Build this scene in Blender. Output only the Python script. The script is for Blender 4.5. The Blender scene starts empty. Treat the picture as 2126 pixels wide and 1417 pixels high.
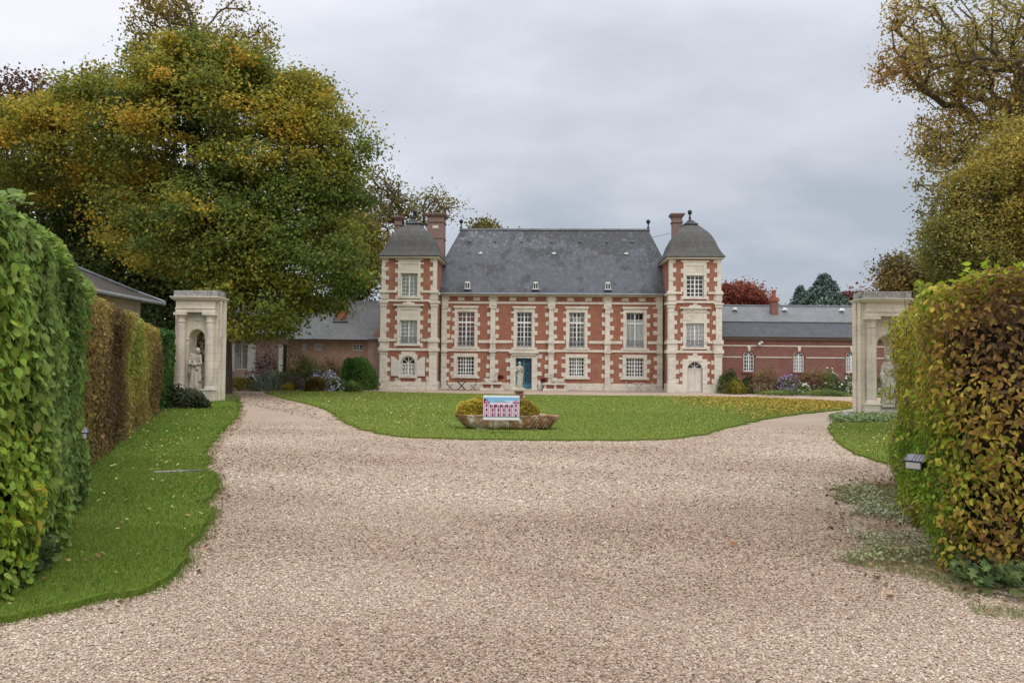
import bpy, bmesh, math, random
import numpy as np
from mathutils import Vector, Matrix, Euler
R = math.radians
rng = np.random.default_rng(7)
random.seed(7)
S = bpy.context.scene
COL = S.collection

# ------------------------------------------------------------------ camera
CAM_H, F, CX, CY = 1.65, 1600.0, 1063.0, 708.5
cam_d = bpy.data.cameras.new("camera"); cam = bpy.data.objects.new("camera", cam_d); COL.objects.link(cam)
cam_d.sensor_width = 36; cam_d.lens = 36 * F / 2126; cam_d.clip_start = 0.05; cam_d.clip_end = 2000
CR = Matrix.Rotation(R(90 + 1.77), 3, 'X') @ Matrix.Rotation(R(0.5), 3, 'Z')
cam.location = (0, 0, CAM_H); cam.rotation_euler = CR.to_euler()
S.camera = cam
S.view_settings.view_transform = 'Standard'; S.view_settings.look = 'None'
S.view_settings.gamma = 1; S.view_settings.exposure = 0.35

def at(u, v, Y):
    """world point seen at photo pixel (u, v) at distance Y"""
    d = CR @ Vector(((u - CX) / F, (CY - v) / F, -1)); k = Y / d.y
    return Vector((d.x * k, Y, CAM_H + d.z * k))
def ground(u, v):
    d = CR @ Vector(((u - CX) / F, (CY - v) / F, -1)); k = -CAM_H / d.z
    return (d.x * k, d.y * k)

# ------------------------------------------------------------------ node helpers
def new_mat(name):
    m = bpy.data.materials.new(name); m.use_nodes = True
    nt = m.node_tree; nt.nodes.clear(); return m, nt
class NT:
    def __init__(s, nt): s.nt = nt
    def n(s, t, **k):
        x = s.nt.nodes.new(t)
        for a, b in k.items():
            if a.startswith('i_'):
                key = a[2:]; key = int(key) if key.isdigit() else key.replace('_', ' ')
                x.inputs[key].default_value = b
            else: setattr(x, a, b)
        return x
    def l(s, a, b): s.nt.links.new(a, b)
    def coord(s, scale=(1, 1, 1), kind='Object'):
        t = s.n('ShaderNodeTexCoord'); m = s.n('ShaderNodeMapping'); m.inputs['Scale'].default_value = scale
        s.l(t.outputs[kind], m.inputs[0]); return m.outputs[0]
    def noise(s, vec, scale, detail=4, rough=.55):
        x = s.n('ShaderNodeTexNoise'); x.inputs['Scale'].default_value = scale; x.inputs['Detail'].default_value = detail
        x.inputs['Roughness'].default_value = rough; s.l(vec, x.inputs['Vector']); return x.outputs['Fac']
    def ramp(s, fac, lo, hi):
        x = s.n('ShaderNodeMapRange'); x.inputs[1].default_value = lo; x.inputs[2].default_value = hi
        s.l(fac, x.inputs[0]); return x.outputs[0]
    def mix(s, f, a, b, mode='MIX'):
        x = s.n('ShaderNodeMix', data_type='RGBA', blend_type=mode)
        for i, v in ((0, f), (6, a), (7, b)):
            if isinstance(v, (tuple, list)): x.inputs[i].default_value = (*v, 1)
            elif isinstance(v, (int, float)): x.inputs[i].default_value = v
            else: s.l(v, x.inputs[i])
        return x.outputs[2]
    def math(s, op, a, b=0.0):
        x = s.n('ShaderNodeMath', operation=op)
        for i, v in ((0, a), (1, b)):
            if isinstance(v, (int, float)): x.inputs[i].default_value = v
            else: s.l(v, x.inputs[i])
        return x.outputs[0]
    def out(s, col, rough=.8, bump=None, strength=.3, dist=.02, spec=.3, metal=0.0):
        p = s.n('ShaderNodeBsdfPrincipled'); o = s.n('ShaderNodeOutputMaterial')
        if isinstance(col, tuple): p.inputs['Base Color'].default_value = (*col, 1)
        else: s.l(col, p.inputs['Base Color'])
        p.inputs['Roughness'].default_value = rough; p.inputs['Specular IOR Level'].default_value = spec
        p.inputs['Metallic'].default_value = metal
        if bump is not None:
            b = s.n('ShaderNodeBump'); b.inputs['Strength'].default_value = strength; b.inputs['Distance'].default_value = dist
            s.l(bump, b.inputs['Height']); s.l(b.outputs[0], p.inputs['Normal'])
        s.l(p.outputs[0], o.inputs[0])
def layered(name, base, layers=(), rough=.8, bump=(20, .3, .02), spec=.3, metal=0.0, joints=None):
    """layers: (scale or (sx,sy,sz), colour, lo, hi)"""
    m, nt = new_mat(name); g = NT(nt); c = base
    for sc, col, lo, hi in layers:
        if isinstance(sc, tuple): v = g.coord(sc); f = g.noise(v, 1)
        else: v = g.coord(); f = g.noise(v, sc)
        c = g.mix(g.ramp(f, lo, hi), c, col)
    if joints:
        tc = g.n('ShaderNodeTexCoord'); sp = g.n('ShaderNodeSeparateXYZ'); g.l(tc.outputs['Object'], sp.inputs[0])
        cb = g.n('ShaderNodeCombineXYZ'); g.l(g.math('ADD', sp.outputs[0], g.math('MULTIPLY', sp.outputs[1], .83)), cb.inputs[0]); g.l(sp.outputs[2], cb.inputs[1])
        k = g.n('ShaderNodeTexBrick'); g.l(cb.outputs[0], k.inputs[0]); k.inputs['Scale'].default_value = 1; k.inputs['Brick Width'].default_value = joints[0]; k.inputs['Row Height'].default_value = joints[1]; k.inputs['Mortar Size'].default_value = .009
        k.inputs['Color1'].default_value = (1, 1, 1, 1); k.inputs['Color2'].default_value = (.86, .85, .83, 1); k.inputs['Mortar'].default_value = (.42, .38, .33, 1)
        c = g.mix(joints[2], c, k.outputs[0], 'MULTIPLY')
    b = g.noise(g.coord(), bump[0], 5) if bump else None
    g.out(c, rough, b, bump[1] if bump else 0, bump[2] if bump else 0, spec, metal)
    return m

# ------------------------------------------------------------------ sky and light
SUN_EL, SUN_AZ = 50, 152      # azimuth measured clockwise from +Y
w = bpy.data.worlds.new("World"); S.world = w; w.use_nodes = True
nt = w.node_tree; nt.nodes.clear(); g = NT(nt)
sky = g.n('ShaderNodeTexSky', sky_type='NISHITA', sun_disc=False)
sky.sun_elevation = R(SUN_EL); sky.sun_rotation = R(SUN_AZ)
b1 = g.n('ShaderNodeBackground'); b1.inputs[1].default_value = .09; g.l(sky.outputs[0], b1.inputs[0])
tc = g.n('ShaderNodeTexCoord')
sep = g.n('ShaderNodeSeparateXYZ'); g.l(tc.outputs['Generated'], sep.inputs[0])
# project the view direction on a cloud layer so the clouds flatten towards the horizon
zz = g.math('ADD', sep.outputs[2], .34)
px = g.math('DIVIDE', sep.outputs[0], zz); py = g.math('DIVIDE', sep.outputs[1], zz)
cmb = g.n('ShaderNodeCombineXYZ'); g.l(px, cmb.inputs[0]); g.l(py, cmb.inputs[1])
mp = g.n('ShaderNodeMapping'); g.l(cmb.outputs[0], mp.inputs[0]); mp.inputs['Scale'].default_value = (.8, 1.1, 1); mp.inputs['Location'].default_value = (3.1, 1.7, 0)
n1 = g.noise(mp.outputs[0], .8, 6, .5); n2 = g.noise(mp.outputs[0], 2.6, 6, .55)
fac = g.math('ADD', g.math('MULTIPLY', n1, 1.25), g.math('MULTIPLY', n2, .45))
fac = g.math('ADD', fac, -.35)
# broad brightening overhead and to the left, darker bank to the right
br = g.math('ADD', g.math('MULTIPLY', sep.outputs[2], .75), g.math('MULTIPLY', sep.outputs[0], -.38))
fac = g.math('ADD', fac, g.math('SUBTRACT', br, .18))
cr = g.n('ShaderNodeValToRGB'); g.l(fac, cr.inputs[0])
e = cr.color_ramp.elements; e[0].position = .24; e[0].color = (.36, .395, .455, 1); e[1].position = .70; e[1].color = (.77, .775, .825, 1)
x = e.new(.50); x.color = (.56, .59, .65, 1)
b2 = g.n('ShaderNodeBackground'); g.l(cr.outputs[0], b2.inputs[0])
# an overcast sky is two to three times brighter overhead than at the horizon
zr_ = g.n('ShaderNodeMapRange'); g.l(sep.outputs[2], zr_.inputs[0]); zr_.inputs[1].default_value = .40; zr_.inputs[2].default_value = .95; zr_.inputs[3].default_value = 1.0; zr_.inputs[4].default_value = 2.5; g.l(zr_.outputs[0], b2.inputs[1])
ms = g.n('ShaderNodeMixShader'); ms.inputs[0].default_value = .93
g.l(b1.outputs[0], ms.inputs[1]); g.l(b2.outputs[0], ms.inputs[2])
o = g.n('ShaderNodeOutputWorld'); g.l(ms.outputs[0], o.inputs[0])
sl = bpy.data.lights.new("sun", 'SUN'); sl.energy = 0.9; sl.angle = R(40); sl.color = (1, .965, .91)
so = bpy.data.objects.new("sun", sl); COL.objects.link(so)
az = R(SUN_AZ); el = R(SUN_EL)
sd = Vector((math.sin(az) * math.cos(el), math.cos(az) * math.cos(el), math.sin(el)))
so.rotation_euler = sd.to_track_quat('Z', 'Y').to_euler(); so.location = sd * 40

# ------------------------------------------------------------------ object helpers
def tag(o, label=None, cat=None, group=None, kind=None):
    if label: o['label'] = label
    if cat: o['category'] = cat
    if group: o['group'] = group
    if kind: o['kind'] = kind
    return o
def empty(name, loc=(0, 0, 0), rz=0.0, parent=None, label=None, cat=None, group=None):
    o = bpy.data.objects.new(name, None); COL.objects.link(o); o.location = loc; o.rotation_euler = (0, 0, rz)
    o.parent = parent; o.empty_display_size = .2
    return tag(o, label, cat, group)
def dup(root, loc, rz=0.0, scale=1.0, label=None):
    r = root.copy(); COL.objects.link(r); r.location = loc; r.rotation_euler = (0, 0, rz); r.scale = (scale,) * 3
    if label: r['label'] = label
    for ch in list(root.children):
        c = ch.copy(); COL.objects.link(c); c.parent = r
        for gg in ch.children:
            d = gg.copy(); COL.objects.link(d); d.parent = c
    return r
class MB:
    def __init__(s): s.v = []; s.f = []; s.m = []
    def add(s, vs, fs, m=0):
        k = len(s.v); s.v += [tuple(p) for p in vs]; s.f += [tuple(i + k for i in f) for f in fs]; s.m += [m] * len(fs); return s
    def box(s, x0, x1, y0, y1, z0, z1, m=0):
        return s.add([(x0, y0, z0), (x1, y0, z0), (x1, y1, z0), (x0, y1, z0), (x0, y0, z1), (x1, y0, z1), (x1, y1, z1), (x0, y1, z1)],
                     [(0, 3, 2, 1), (4, 5, 6, 7), (0, 1, 5, 4), (1, 2, 6, 5), (2, 3, 7, 6), (3, 0, 4, 7)], m)
    def prism(s, pts, a0, a1, axis='y', m=0):
        n = len(pts)
        def P(p, a): return {'y': (p[0], a, p[1]), 'x': (a, p[0], p[1]), 'z': (p[0], p[1], a)}[axis]
        vs = [P(p, a0) for p in pts] + [P(p, a1) for p in pts]
        fs = [tuple(range(n)), tuple(range(2 * n - 1, n - 1, -1))] + [(i, i + n, (i + 1) % n + n, (i + 1) % n) for i in range(n)]
        return s.add(vs, fs, m)
    def rings(s, rings, m=0, cap=True):
        n = len(rings[0]); vs = [p for r in rings for p in r]; fs = []
        for k in range(len(rings) - 1):
            for i in range(n):
                j = (i + 1) % n; fs.append((k * n + i, k * n + j, (k + 1) * n + j, (k + 1) * n + i))
        if cap: fs += [tuple(range(n - 1, -1, -1)), tuple(range((len(rings) - 1) * n, len(rings) * n))]
        return s.add(vs, fs, m)
    def lathe(s, prof, c=(0, 0), n=16, m=0, fold=0, amp=0):
        rs = []
        for r, z in prof:
            rs.append([(c[0] + r * (1 + amp * math.cos(fold * t)) * math.cos(t), c[1] + r * (1 + amp * math.cos(fold * t)) * math.sin(t), z) for t in [2 * math.pi * i / n for i in range(n)]])
        return s.rings(rs, m)
    def oval(s, prof, n=24, m=0, fold=0, amp=lambda z: 0, ph=0):
        """prof: (z, rx, ry, cx, cy)"""
        rs = []
        for z, rx, ry, cx, cy in prof:
            a = amp(z)
            rs.append([(cx + rx * (1 + a * math.cos(fold * t + ph + z * 3)) * math.cos(t), cy + ry * (1 + a * math.cos(fold * t + ph + z * 3)) * math.sin(t), z) for t in [2 * math.pi * i / n for i in range(n)]])
        return s.rings(rs, m)
    def tube(s, pts, rad, n=8, m=0):
        pts = [Vector(p) for p in pts]
        if not isinstance(rad, (list, tuple)): rad = [rad] * len(pts)
        rs = []; up = Vector((0, 0, 1))
        for i, p in enumerate(pts):
            d = (pts[min(i + 1, len(pts) - 1)] - pts[max(i - 1, 0)]).normalized()
            a = d.cross(up); a = d.cross(Vector((1, 0, 0))) if a.length < .1 else a
            a.normalize(); b = d.cross(a).normalized()
            rs.append([tuple(p + (a * math.cos(t) + b * math.sin(t)) * rad[i]) for t in [2 * math.pi * k / n for k in range(n)]])
        return s.rings(rs, m)
    def ell(s, c, r, n=14, m=0, rot=None):
        rs = []; k = n // 2 + 1
        for i in range(1, k):
            ph = math.pi * i / k
            ring = []
            for j in range(n):
                t = 2 * math.pi * j / n
                p = Vector((r[0] * math.sin(ph) * math.cos(t), r[1] * math.sin(ph) * math.sin(t), -r[2] * math.cos(ph)))
                if rot: p = rot @ p
                ring.append((c[0] + p.x, c[1] + p.y, c[2] + p.z))
            rs.append(ring)
        return s.rings(rs, m)
    def build(s, name, mats, parent=None, smooth=False, loc=None):
        me = bpy.data.meshes.new(name); me.from_pydata(s.v, [], s.f)
        if not isinstance(mats, (list, tuple)): mats = [mats]
        for mm in mats: me.materials.append(mm)
        if len(mats) > 1: me.polygons.foreach_set('material_index', s.m)
        if smooth: me.polygons.foreach_set('use_smooth', [True] * len(me.polygons))
        me.update(); bm = bmesh.new(); bm.from_mesh(me); bmesh.ops.recalc_face_normals(bm, faces=bm.faces); bm.to_mesh(me); bm.free()
        o = bpy.data.objects.new(name, me); COL.objects.link(o); o.parent = parent
        if loc is not None: o.location = loc
        return o
def np_mesh(name, V, Fc, mat, parent=None, col=None, smooth=False):
    """V (n,3), Fc (m,k) constant size faces"""
    me = bpy.data.meshes.new(name); k = Fc.shape[1]
    me.vertices.add(len(V)); me.vertices.foreach_set('co', V.astype(np.float32).ravel())
    me.loops.add(Fc.size); me.loops.foreach_set('vertex_index', Fc.astype(np.int32).ravel())
    me.polygons.add(len(Fc)); me.polygons.foreach_set('loop_start', np.arange(len(Fc), dtype=np.int32) * k)
    me.polygons.foreach_set('loop_total', np.full(len(Fc), k, dtype=np.int32))
    if smooth: me.polygons.foreach_set('use_smooth', np.ones(len(Fc), dtype=bool))
    me.update(calc_edges=True)
    if col is not None:
        a = me.color_attributes.new('col', 'FLOAT_COLOR', 'POINT')
        c4 = np.ones((len(V), 4), dtype=np.float32); c4[:, :3] = np.clip(col, 0, 1); a.data.foreach_set('color', c4.ravel())
    me.materials.append(mat)
    o = bpy.data.objects.new(name, me); COL.objects.link(o); o.parent = parent
    return o

# cheap smooth 3-D noise in 0..1 for numpy points
_ph = np.random.default_rng(3).uniform(0, 6.28, (8, 12)); _dr = np.random.default_rng(4).normal(size=(8, 12, 3))
def pn(p, freq, seed=0):
    p = np.asarray(p, dtype=float); s = 0
    for k in range(12):
        s = s + np.sin(p @ (_dr[seed % 8, k] * freq) + _ph[seed % 8, k])
    return .5 + s / 10.0
def blend(stops, t):
    """stops: list of (pos, rgb)"""
    t = np.clip(t, stops[0][0], stops[-1][0]); xs = [a for a, _ in stops]
    return np.stack([np.interp(t, xs, [c[i] for _, c in stops]) for i in range(3)], 1)

# ------------------------------------------------------------------ materials
def leaf_material(name='leaf', trans=.38):
    m, nt = new_mat(name); g = NT(nt)
    a = g.n('ShaderNodeAttribute', attribute_name='col')
    d = g.n('ShaderNodeBsdfPrincipled'); d.inputs['Roughness'].default_value = .7; d.inputs['Specular IOR Level'].default_value = .15
    t = g.n('ShaderNodeBsdfTranslucent'); mx = g.n('ShaderNodeMixShader'); mx.inputs[0].default_value = trans
    g.l(a.outputs['Color'], d.inputs['Base Color']); g.l(a.outputs['Color'], t.inputs[0])
    g.l(d.outputs[0], mx.inputs[1]); g.l(t.outputs[0], mx.inputs[2])
    o = g.n('ShaderNodeOutputMaterial'); g.l(mx.outputs[0], o.inputs[0]); return m
M = {}
M['leaf'] = leaf_material()
M['leafdull'] = leaf_material('leaf_dull', .12)
def attr_mat(name, rough=.85):
    m, nt = new_mat(name); g = NT(nt); a = g.n('ShaderNodeAttribute', attribute_name='col'); g.out(a.outputs['Color'], rough, spec=.2); return m
M['pebble'] = attr_mat('pebble')
M['bark'] = layered('bark', (.10, .08, .06), [(6, (.13, .11, .09), .45, .65)], .95, (30, .6, .02))
M['twig'] = layered('twig', (.10, .075, .05), [(8, (.2, .17, .13), .45, .65)], .9, None)
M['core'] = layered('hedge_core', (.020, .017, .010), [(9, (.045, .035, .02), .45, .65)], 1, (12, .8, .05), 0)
M['stone'] = layered('limestone', (.70, .645, .545), [(.9, (.54, .48, .40), .5, .75), (5, (.76, .70, .60), .5, .72), ((1.2, 1.2, 5.), (.38, .34, .29), .55, .80), (16, (.50, .44, .36), .58, .8)], .9, (25, .35, .01), joints=(.52, .285, .4))
M['stone_dark'] = layered('weathered_limestone', (.30, .29, .275), [(2.5, (.12, .11, .10), .5, .62), (9, (.5, .48, .44), .55, .7), (22, (.05, .045, .04), .62, .72)], .95, (25, .6, .02))
M['portal'] = layered('portal_stone', (.70, .62, .49), [(1.1, (.52, .46, .38), .42, .68), ((3.5, 3.5, .6), (.30, .28, .24), .58, .78), (6, (.68, .63, .55), .5, .7), (30, (.33, .29, .24), .62, .75)], .92, (18, .5, .015), joints=(.62, .31, .38))
M['statue'] = layered('statue_stone', (.47, .425, .345), [(4, (.33, .30, .24), .45, .65), (14, (.58, .54, .46), .52, .7), (9, (.20, .18, .15), .62, .76)], .9, (40, .5, .008))
M['white'] = layered('white_paint', (.80, .79, .75), [(3, (.6, .58, .53), .5, .8)], .5, None)
M['cream'] = layered('shutter_paint', (.64, .60, .53), [(2, (.54, .50, .44), .45, .75)], .6, None)
M['curtain'] = layered('curtain', (.86, .89, .86), [((9, 9, .6), (.78, .82, .80), .42, .6)], .9, None)
M['red_curtain'] = layered('red_curtain', (.55, .03, .05), [((14, 14, .6), (.25, .015, .03), .42, .6)], .8, None)
M['tan_curtain'] = layered('tan_curtain', (.62, .50, .38), [((16, 16, .6), (.2, .15, .11), .42, .6)], .9, None)
M['lead'] = layered('lead', (.20, .215, .235), [(3, (.30, .31, .33), .45, .7)], .5, None, .4)
M['iron'] = layered('dark_iron', (.025, .03, .03), [(5, (.05, .055, .05), .5, .7)], .5, None)
M['blue_iron'] = layered('blue_paint', (.05, .15, .21), [(4, (.07, .21, .28), .45, .7)], .5, None)
M['pale_iron'] = layered('pale_iron', (.50, .48, .43), [(6, (.33, .31, .27), .45, .7)], .6, None)
M['terracotta'] = layered('terracotta', (.33, .11, .06), [(3, (.22, .07, .04), .45, .7)], .85, None)
M['trough'] = layered('mossy_stone', (.40, .34, .26), [(1.6, (.25, .13, .06), .34, .54), (5, (.56, .53, .46), .52, .68), (9, (.10, .08, .05), .6, .72)], .95, (14, .8, .03))
M['soil'] = layered('soil', (.09, .065, .045), [(3, (.15, .11, .075), .45, .65)], 1, (20, .8, .03), .1)
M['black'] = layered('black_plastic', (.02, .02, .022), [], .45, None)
M['roomdark'] = layered('room_interior', (.05, .035, .03), [], 1, None)
def brick_mat(name, c1, c2, mortar, patch, sat=.5):
    m, nt = new_mat(name); g = NT(nt)
    tc = g.n('ShaderNodeTexCoord'); sp = g.n('ShaderNodeSeparateXYZ'); g.l(tc.outputs['Object'], sp.inputs[0])
    cb = g.n('ShaderNodeCombineXYZ'); g.l(g.math('ADD', sp.outputs[0], sp.outputs[1]), cb.inputs[0]); g.l(sp.outputs[2], cb.inputs[1])
    b = g.n('ShaderNodeTexBrick'); g.l(cb.outputs[0], b.inputs[0]); b.inputs['Scale'].default_value = 1
    b.inputs['Brick Width'].default_value = .23; b.inputs['Row Height'].default_value = .075; b.inputs['Mortar Size'].default_value = .008
    b.inputs['Color1'].default_value = (*c1, 1); b.inputs['Color2'].default_value = (*c2, 1); b.inputs['Mortar'].default_value = (*mortar, 1)
    v = g.coord(); c = g.mix(g.ramp(g.noise(v, 1.1), .48, .72), b.outputs[0], patch)
    c = g.mix(g.math('MULTIPLY', g.ramp(g.noise(v, 5, 6), .55, .78), .3), c, (.5, .36, .28))
    c = g.mix(g.math('MULTIPLY', g.ramp(g.noise(v, 9, 6), .5, .7), .35), c, (.10, .04, .03))
    c = g.mix(g.math('MULTIPLY', g.ramp(g.noise(g.coord((4.5, 4.5, .5)), 1, 6, .65), .55, .74), .5), c, (.16, .085, .06))
    g.out(c, .9, b.outputs[1], -.3, .01); return m
M['brick'] = brick_mat('red_brick', (.36, .115, .062), (.25, .075, .045), (.36, .23, .17), (.37, .18, .11))
M['brickwing'] = brick_mat('plum_brick', (.25, .085, .062), (.18, .062, .05), (.32, .23, .19), (.22, .085, .068))
M['brickpink'] = brick_mat('faded_pink_brick', (.60, .38, .31), (.50, .31, .25), (.60, .52, .47), (.54, .37, .31))
M['bricktan'] = brick_mat('tan_brick', (.48, .28, .19), (.38, .22, .15), (.50, .40, .32), (.43, .27, .19))
M['brickorange'] = brick_mat('orange_brick', (.42, .13, .07), (.34, .10, .055), (.4, .27, .2), (.36, .12, .07))
def slate_mat(name, base, light, lich, moss, ml=.55, ridge=None):
    m, nt = new_mat(name); g = NT(nt)
    tc = g.n('ShaderNodeTexCoord'); sp = g.n('ShaderNodeSeparateXYZ'); g.l(tc.outputs['Object'], sp.inputs[0])
    cb = g.n('ShaderNodeCombineXYZ'); g.l(g.math('ADD', sp.outputs[0], sp.outputs[1]), cb.inputs[0]); g.l(sp.outputs[2], cb.inputs[1])
    b = g.n('ShaderNodeTexBrick'); g.l(cb.outputs[0], b.inputs[0]); b.inputs['Scale'].default_value = 1
    b.inputs['Brick Width'].default_value = .22; b.inputs['Row Height'].default_value = .13; b.inputs['Mortar Size'].default_value = .006
    b.inputs['Color1'].default_value = (*base, 1); b.inputs['Color2'].default_value = tuple(x * .82 for x in base) + (1,); b.inputs['Mortar'].default_value = tuple(x * .5 for x in base) + (1,)
    st = g.noise(g.coord((3.2, 3.2, .22)), 1, 5, .6); pt = g.noise(g.coord((1, 1, .8)), .7, 7, .65); fn = g.noise(g.coord(), 5, 6, .7)
    c = g.mix(g.math('MULTIPLY', g.ramp(st, .50, .72), .6), b.outputs[0], light)
    if ridge:   # pale run-off streaks and dark moss hanging down from the ridge
        up = g.ramp(sp.outputs[2], ridge[0], ridge[1])
        s2 = g.noise(g.coord((6, 6, .22)), 1, 4, .55); c = g.mix(g.math('MULTIPLY', g.math('MULTIPLY', g.ramp(s2, .52, .62), up), .6), c, tuple(min(1, x * 1.7) for x in light))
        rt = g.ramp(sp.outputs[0], -4.5, 3.5)
        f = g.math('ADD', g.math('MULTIPLY', pt, .8), g.math('MULTIPLY', g.noise(g.coord((2.4, 2.4, .6)), 1, 6, .7), .35))
        f = g.math('ADD', f, g.math('MULTIPLY', g.math('MULTIPLY', up, rt), .22))
        c = g.mix(g.math('MULTIPLY', g.math('MULTIPLY', g.ramp(f, .60, .66), g.ramp(fn, .34, .50)), .85), c, moss)
    pm_ = g.math('MULTIPLY', g.ramp(pt, ml - .03, ml + .10), g.ramp(fn, .42, .58))
    c = g.mix(g.math('MULTIPLY', pm_, .75), c, moss)
    c = g.mix(g.math('MULTIPLY', g.ramp(g.noise(g.coord(), 3.1, 7, .7), .56, .70), .4), c, lich)
    g.out(c, .62, b.outputs[1], -.4, .01, .35); return m
M['slate'] = slate_mat('blue_slate', (.084, .090, .104), (.14, .148, .163), (.13, .135, .145), (.036, .034, .030), .62, (8.6, 11.0))
M['slate_moss'] = slate_mat('mossy_slate', (.075, .075, .072), (.115, .113, .105), (.15, .148, .125), (.055, .05, .032), .42)
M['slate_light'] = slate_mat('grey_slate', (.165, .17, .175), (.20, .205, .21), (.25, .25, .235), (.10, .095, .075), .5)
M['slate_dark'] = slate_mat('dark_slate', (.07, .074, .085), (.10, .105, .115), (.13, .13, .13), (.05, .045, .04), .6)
# window glass: see-through with a sky reflection
m, nt = new_mat('window_glass'); g = NT(nt)
t = g.n('ShaderNodeBsdfTransparent'); gl = g.n('ShaderNodeBsdfGlossy'); gl.inputs['Roughness'].default_value = .04; fr = g.n('ShaderNodeFresnel'); fr.inputs[0].default_value = 1.5
mx = g.n('ShaderNodeMixShader'); g.l(fr.outputs[0], mx.inputs[0]); g.l(t.outputs[0], mx.inputs[1]); g.l(gl.outputs[0], mx.inputs[2])
o = g.n('ShaderNodeOutputMaterial'); g.l(mx.outputs[0], o.inputs[0]); M['glass'] = m
# gravel sheet
m, nt = new_mat('gravel'); g = NT(nt); v = g.coord()
vo = g.n('ShaderNodeTexVoronoi'); vo.inputs['Scale'].default_value = 52; g.l(v, vo.inputs[0])
hs = g.n('ShaderNodeSeparateColor'); g.l(vo.outputs['Color'], hs.inputs[0])
c = g.mix(hs.outputs[0], (.345, .25, .178), (.45, .355, .26))
c = g.mix(g.ramp(hs.outputs[1], .82, .97), c, (.56, .50, .42)); c = g.mix(g.ramp(hs.outputs[2], .80, .98), c, (.20, .12, .09))
c = g.mix(g.math('MULTIPLY', g.ramp(vo.outputs['Distance'], .45, .8), .7), c, (.16, .11, .08))
c = g.mix(g.math('MULTIPLY', g.ramp(g.noise(v, .22, 5, .6), .42, .66), .55), c, (.46, .385, .285))
c = g.mix(g.math('MULTIPLY', g.ramp(g.noise(g.coord((.9, .25, 1)), 1, 5, .6), .5, .7), .40), c, (.33, .225, .18))
g.out(c, .95, vo.outputs['Distance'], -.9, .02, .15); M['gravel'] = m
def lawn_mat(name, a, b, c3):
    m, nt = new_mat(name); g = NT(nt); v = g.coord()
    c = g.mix(g.ramp(g.noise(v, .5, 5), .35, .65), a, b)
    c = g.mix(g.math('MULTIPLY', g.ramp(g.noise(g.coord((1.2, 4, 1)), 3, 6, .7), .42, .62), .6), c, c3)
    c = g.mix(g.math('MULTIPLY', g.ramp(g.noise(v, 30, 4), .45, .6), .35), c, tuple(x * .45 for x in a))
    g.out(c, .9, g.noise(v, 60, 3), .8, .02, .1); return m
M['lawn'] = lawn_mat('lawn', (.14, .195, .028), (.17, .22, .034), (.20, .215, .06))
M['lawn2'] = lawn_mat('lawn_near', (.10, .17, .02), (.125, .19, .024), (.145, .185, .035))
M['verge'] = lawn_mat('verge', (.32, .245, .165), (.26, .22, .12), (.38, .30, .20))
# ------------------------------------------------------------------ ground sheets
gm = MB(); gm.add([(-600, -300, -.06), (600, -300, -.06), (600, 900, -.06), (-600, 900, -.06)], [(0, 1, 2, 3)])
o = gm.build('ground', M['verge']); tag(o, kind='structure')
gm = MB(); gm.add([(-32, -8, 0), (32, -8, 0), (32, 50.9, 0), (-32, 50.9, 0)], [(0, 1, 2, 3)])
o = gm.build('gravel_drive', M['gravel']); tag(o, kind='structure')
def smooth_poly(pts, it=2):
    for _ in range(it):
        q = []
        for i in range(len(pts)):
            a = pts[i]; b = pts[(i + 1) % len(pts)]
            q += [(a[0] * .75 + b[0] * .25, a[1] * .75 + b[1] * .25), (a[0] * .25 + b[0] * .75, a[1] * .25 + b[1] * .75)]
        pts = q
    return pts
def wobble(pts, amp, seed=0):
    out = []
    n = len(pts)
    for i, p in enumerate(pts):
        nx = (pts[(i + 1) % n][0] - p[0], pts[(i + 1) % n][1] - p[1]); L = math.hypot(*nx)
        k = max(1, min(30, int(L / .15)))
        for j in range(k):
            out.append((p[0] + nx[0] * j / k, p[1] + nx[1] * j / k))
    o2 = []
    for p in out:
        a = float(pn(np.array([[p[0], p[1], 0]]), 5, seed)[0] - .5) * amp; b = float(pn(np.array([[p[0], p[1], 3]]), 5, seed + 1)[0] - .5) * amp
        o2.append((p[0] + a, p[1] + b))
    return o2
def sheet(name, poly, z, matl, label=None, kind='structure'):
    b = MB(); n = len(poly)
    vs = [(x, y, z) for x, y in poly] + [(x, y, -.03) for x, y in poly]
    b.add(vs, [tuple(range(n))] + [(i, (i + 1) % n, (i + 1) % n + n, i + n) for i in range(n)])
    o = b.build(name, matl); bm = bmesh.new(); bm.from_mesh(o.data)
    bmesh.ops.triangulate(bm, faces=[f for f in bm.faces if len(f.verts) > 4]); bm.to_mesh(o.data); bm.free()
    return tag(o, kind=kind)
PX = lambda pts: [ground(u, v) for u, v in pts]
lawn_c = wobble(smooth_poly(PX([(545, 814), (600, 811.5), (700, 812), (790, 814), (918, 817), (1060, 819.5), (1200, 821.5), (1400, 823.5), (1560, 826), (1700, 832), (1765, 836), (1790, 842), (1765, 849), (1700, 856), (1620, 865), (1560, 876), (1505, 890), (1460, 902), (1410, 911), (1340, 915), (1200, 916), (1050, 915), (950, 913), (880, 911), (820, 906), (770, 897), (735, 887), (715, 876), (703, 864), (690, 853), (650, 841), (600, 830), (565, 820)]), 2), .22, 1)
sheet('lawn', lawn_c, .045, M['lawn'])
hl0, hl1 = (-6.3, 10.2), (-13.2, 29.5)
lawn_l = wobble(smooth_poly(PX([(495, 838), (498, 848), (478, 880), (440, 915), (424, 945), (432, 970), (440, 995), (438, 1025), (425, 1060), (418, 1100), (400, 1160), (380, 1190), (330, 1215), (240, 1246), (100, 1278), (0, 1302), (-200, 1330), (-260, 1200), (0, 1100), (60, 1040), (120, 960), (240, 880), (300, 850), (340, 830), (400, 826), (480, 826)]), 2), .20, 3)
sheet('side_lawn', lawn_l, .05, M['lawn2'])
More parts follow.
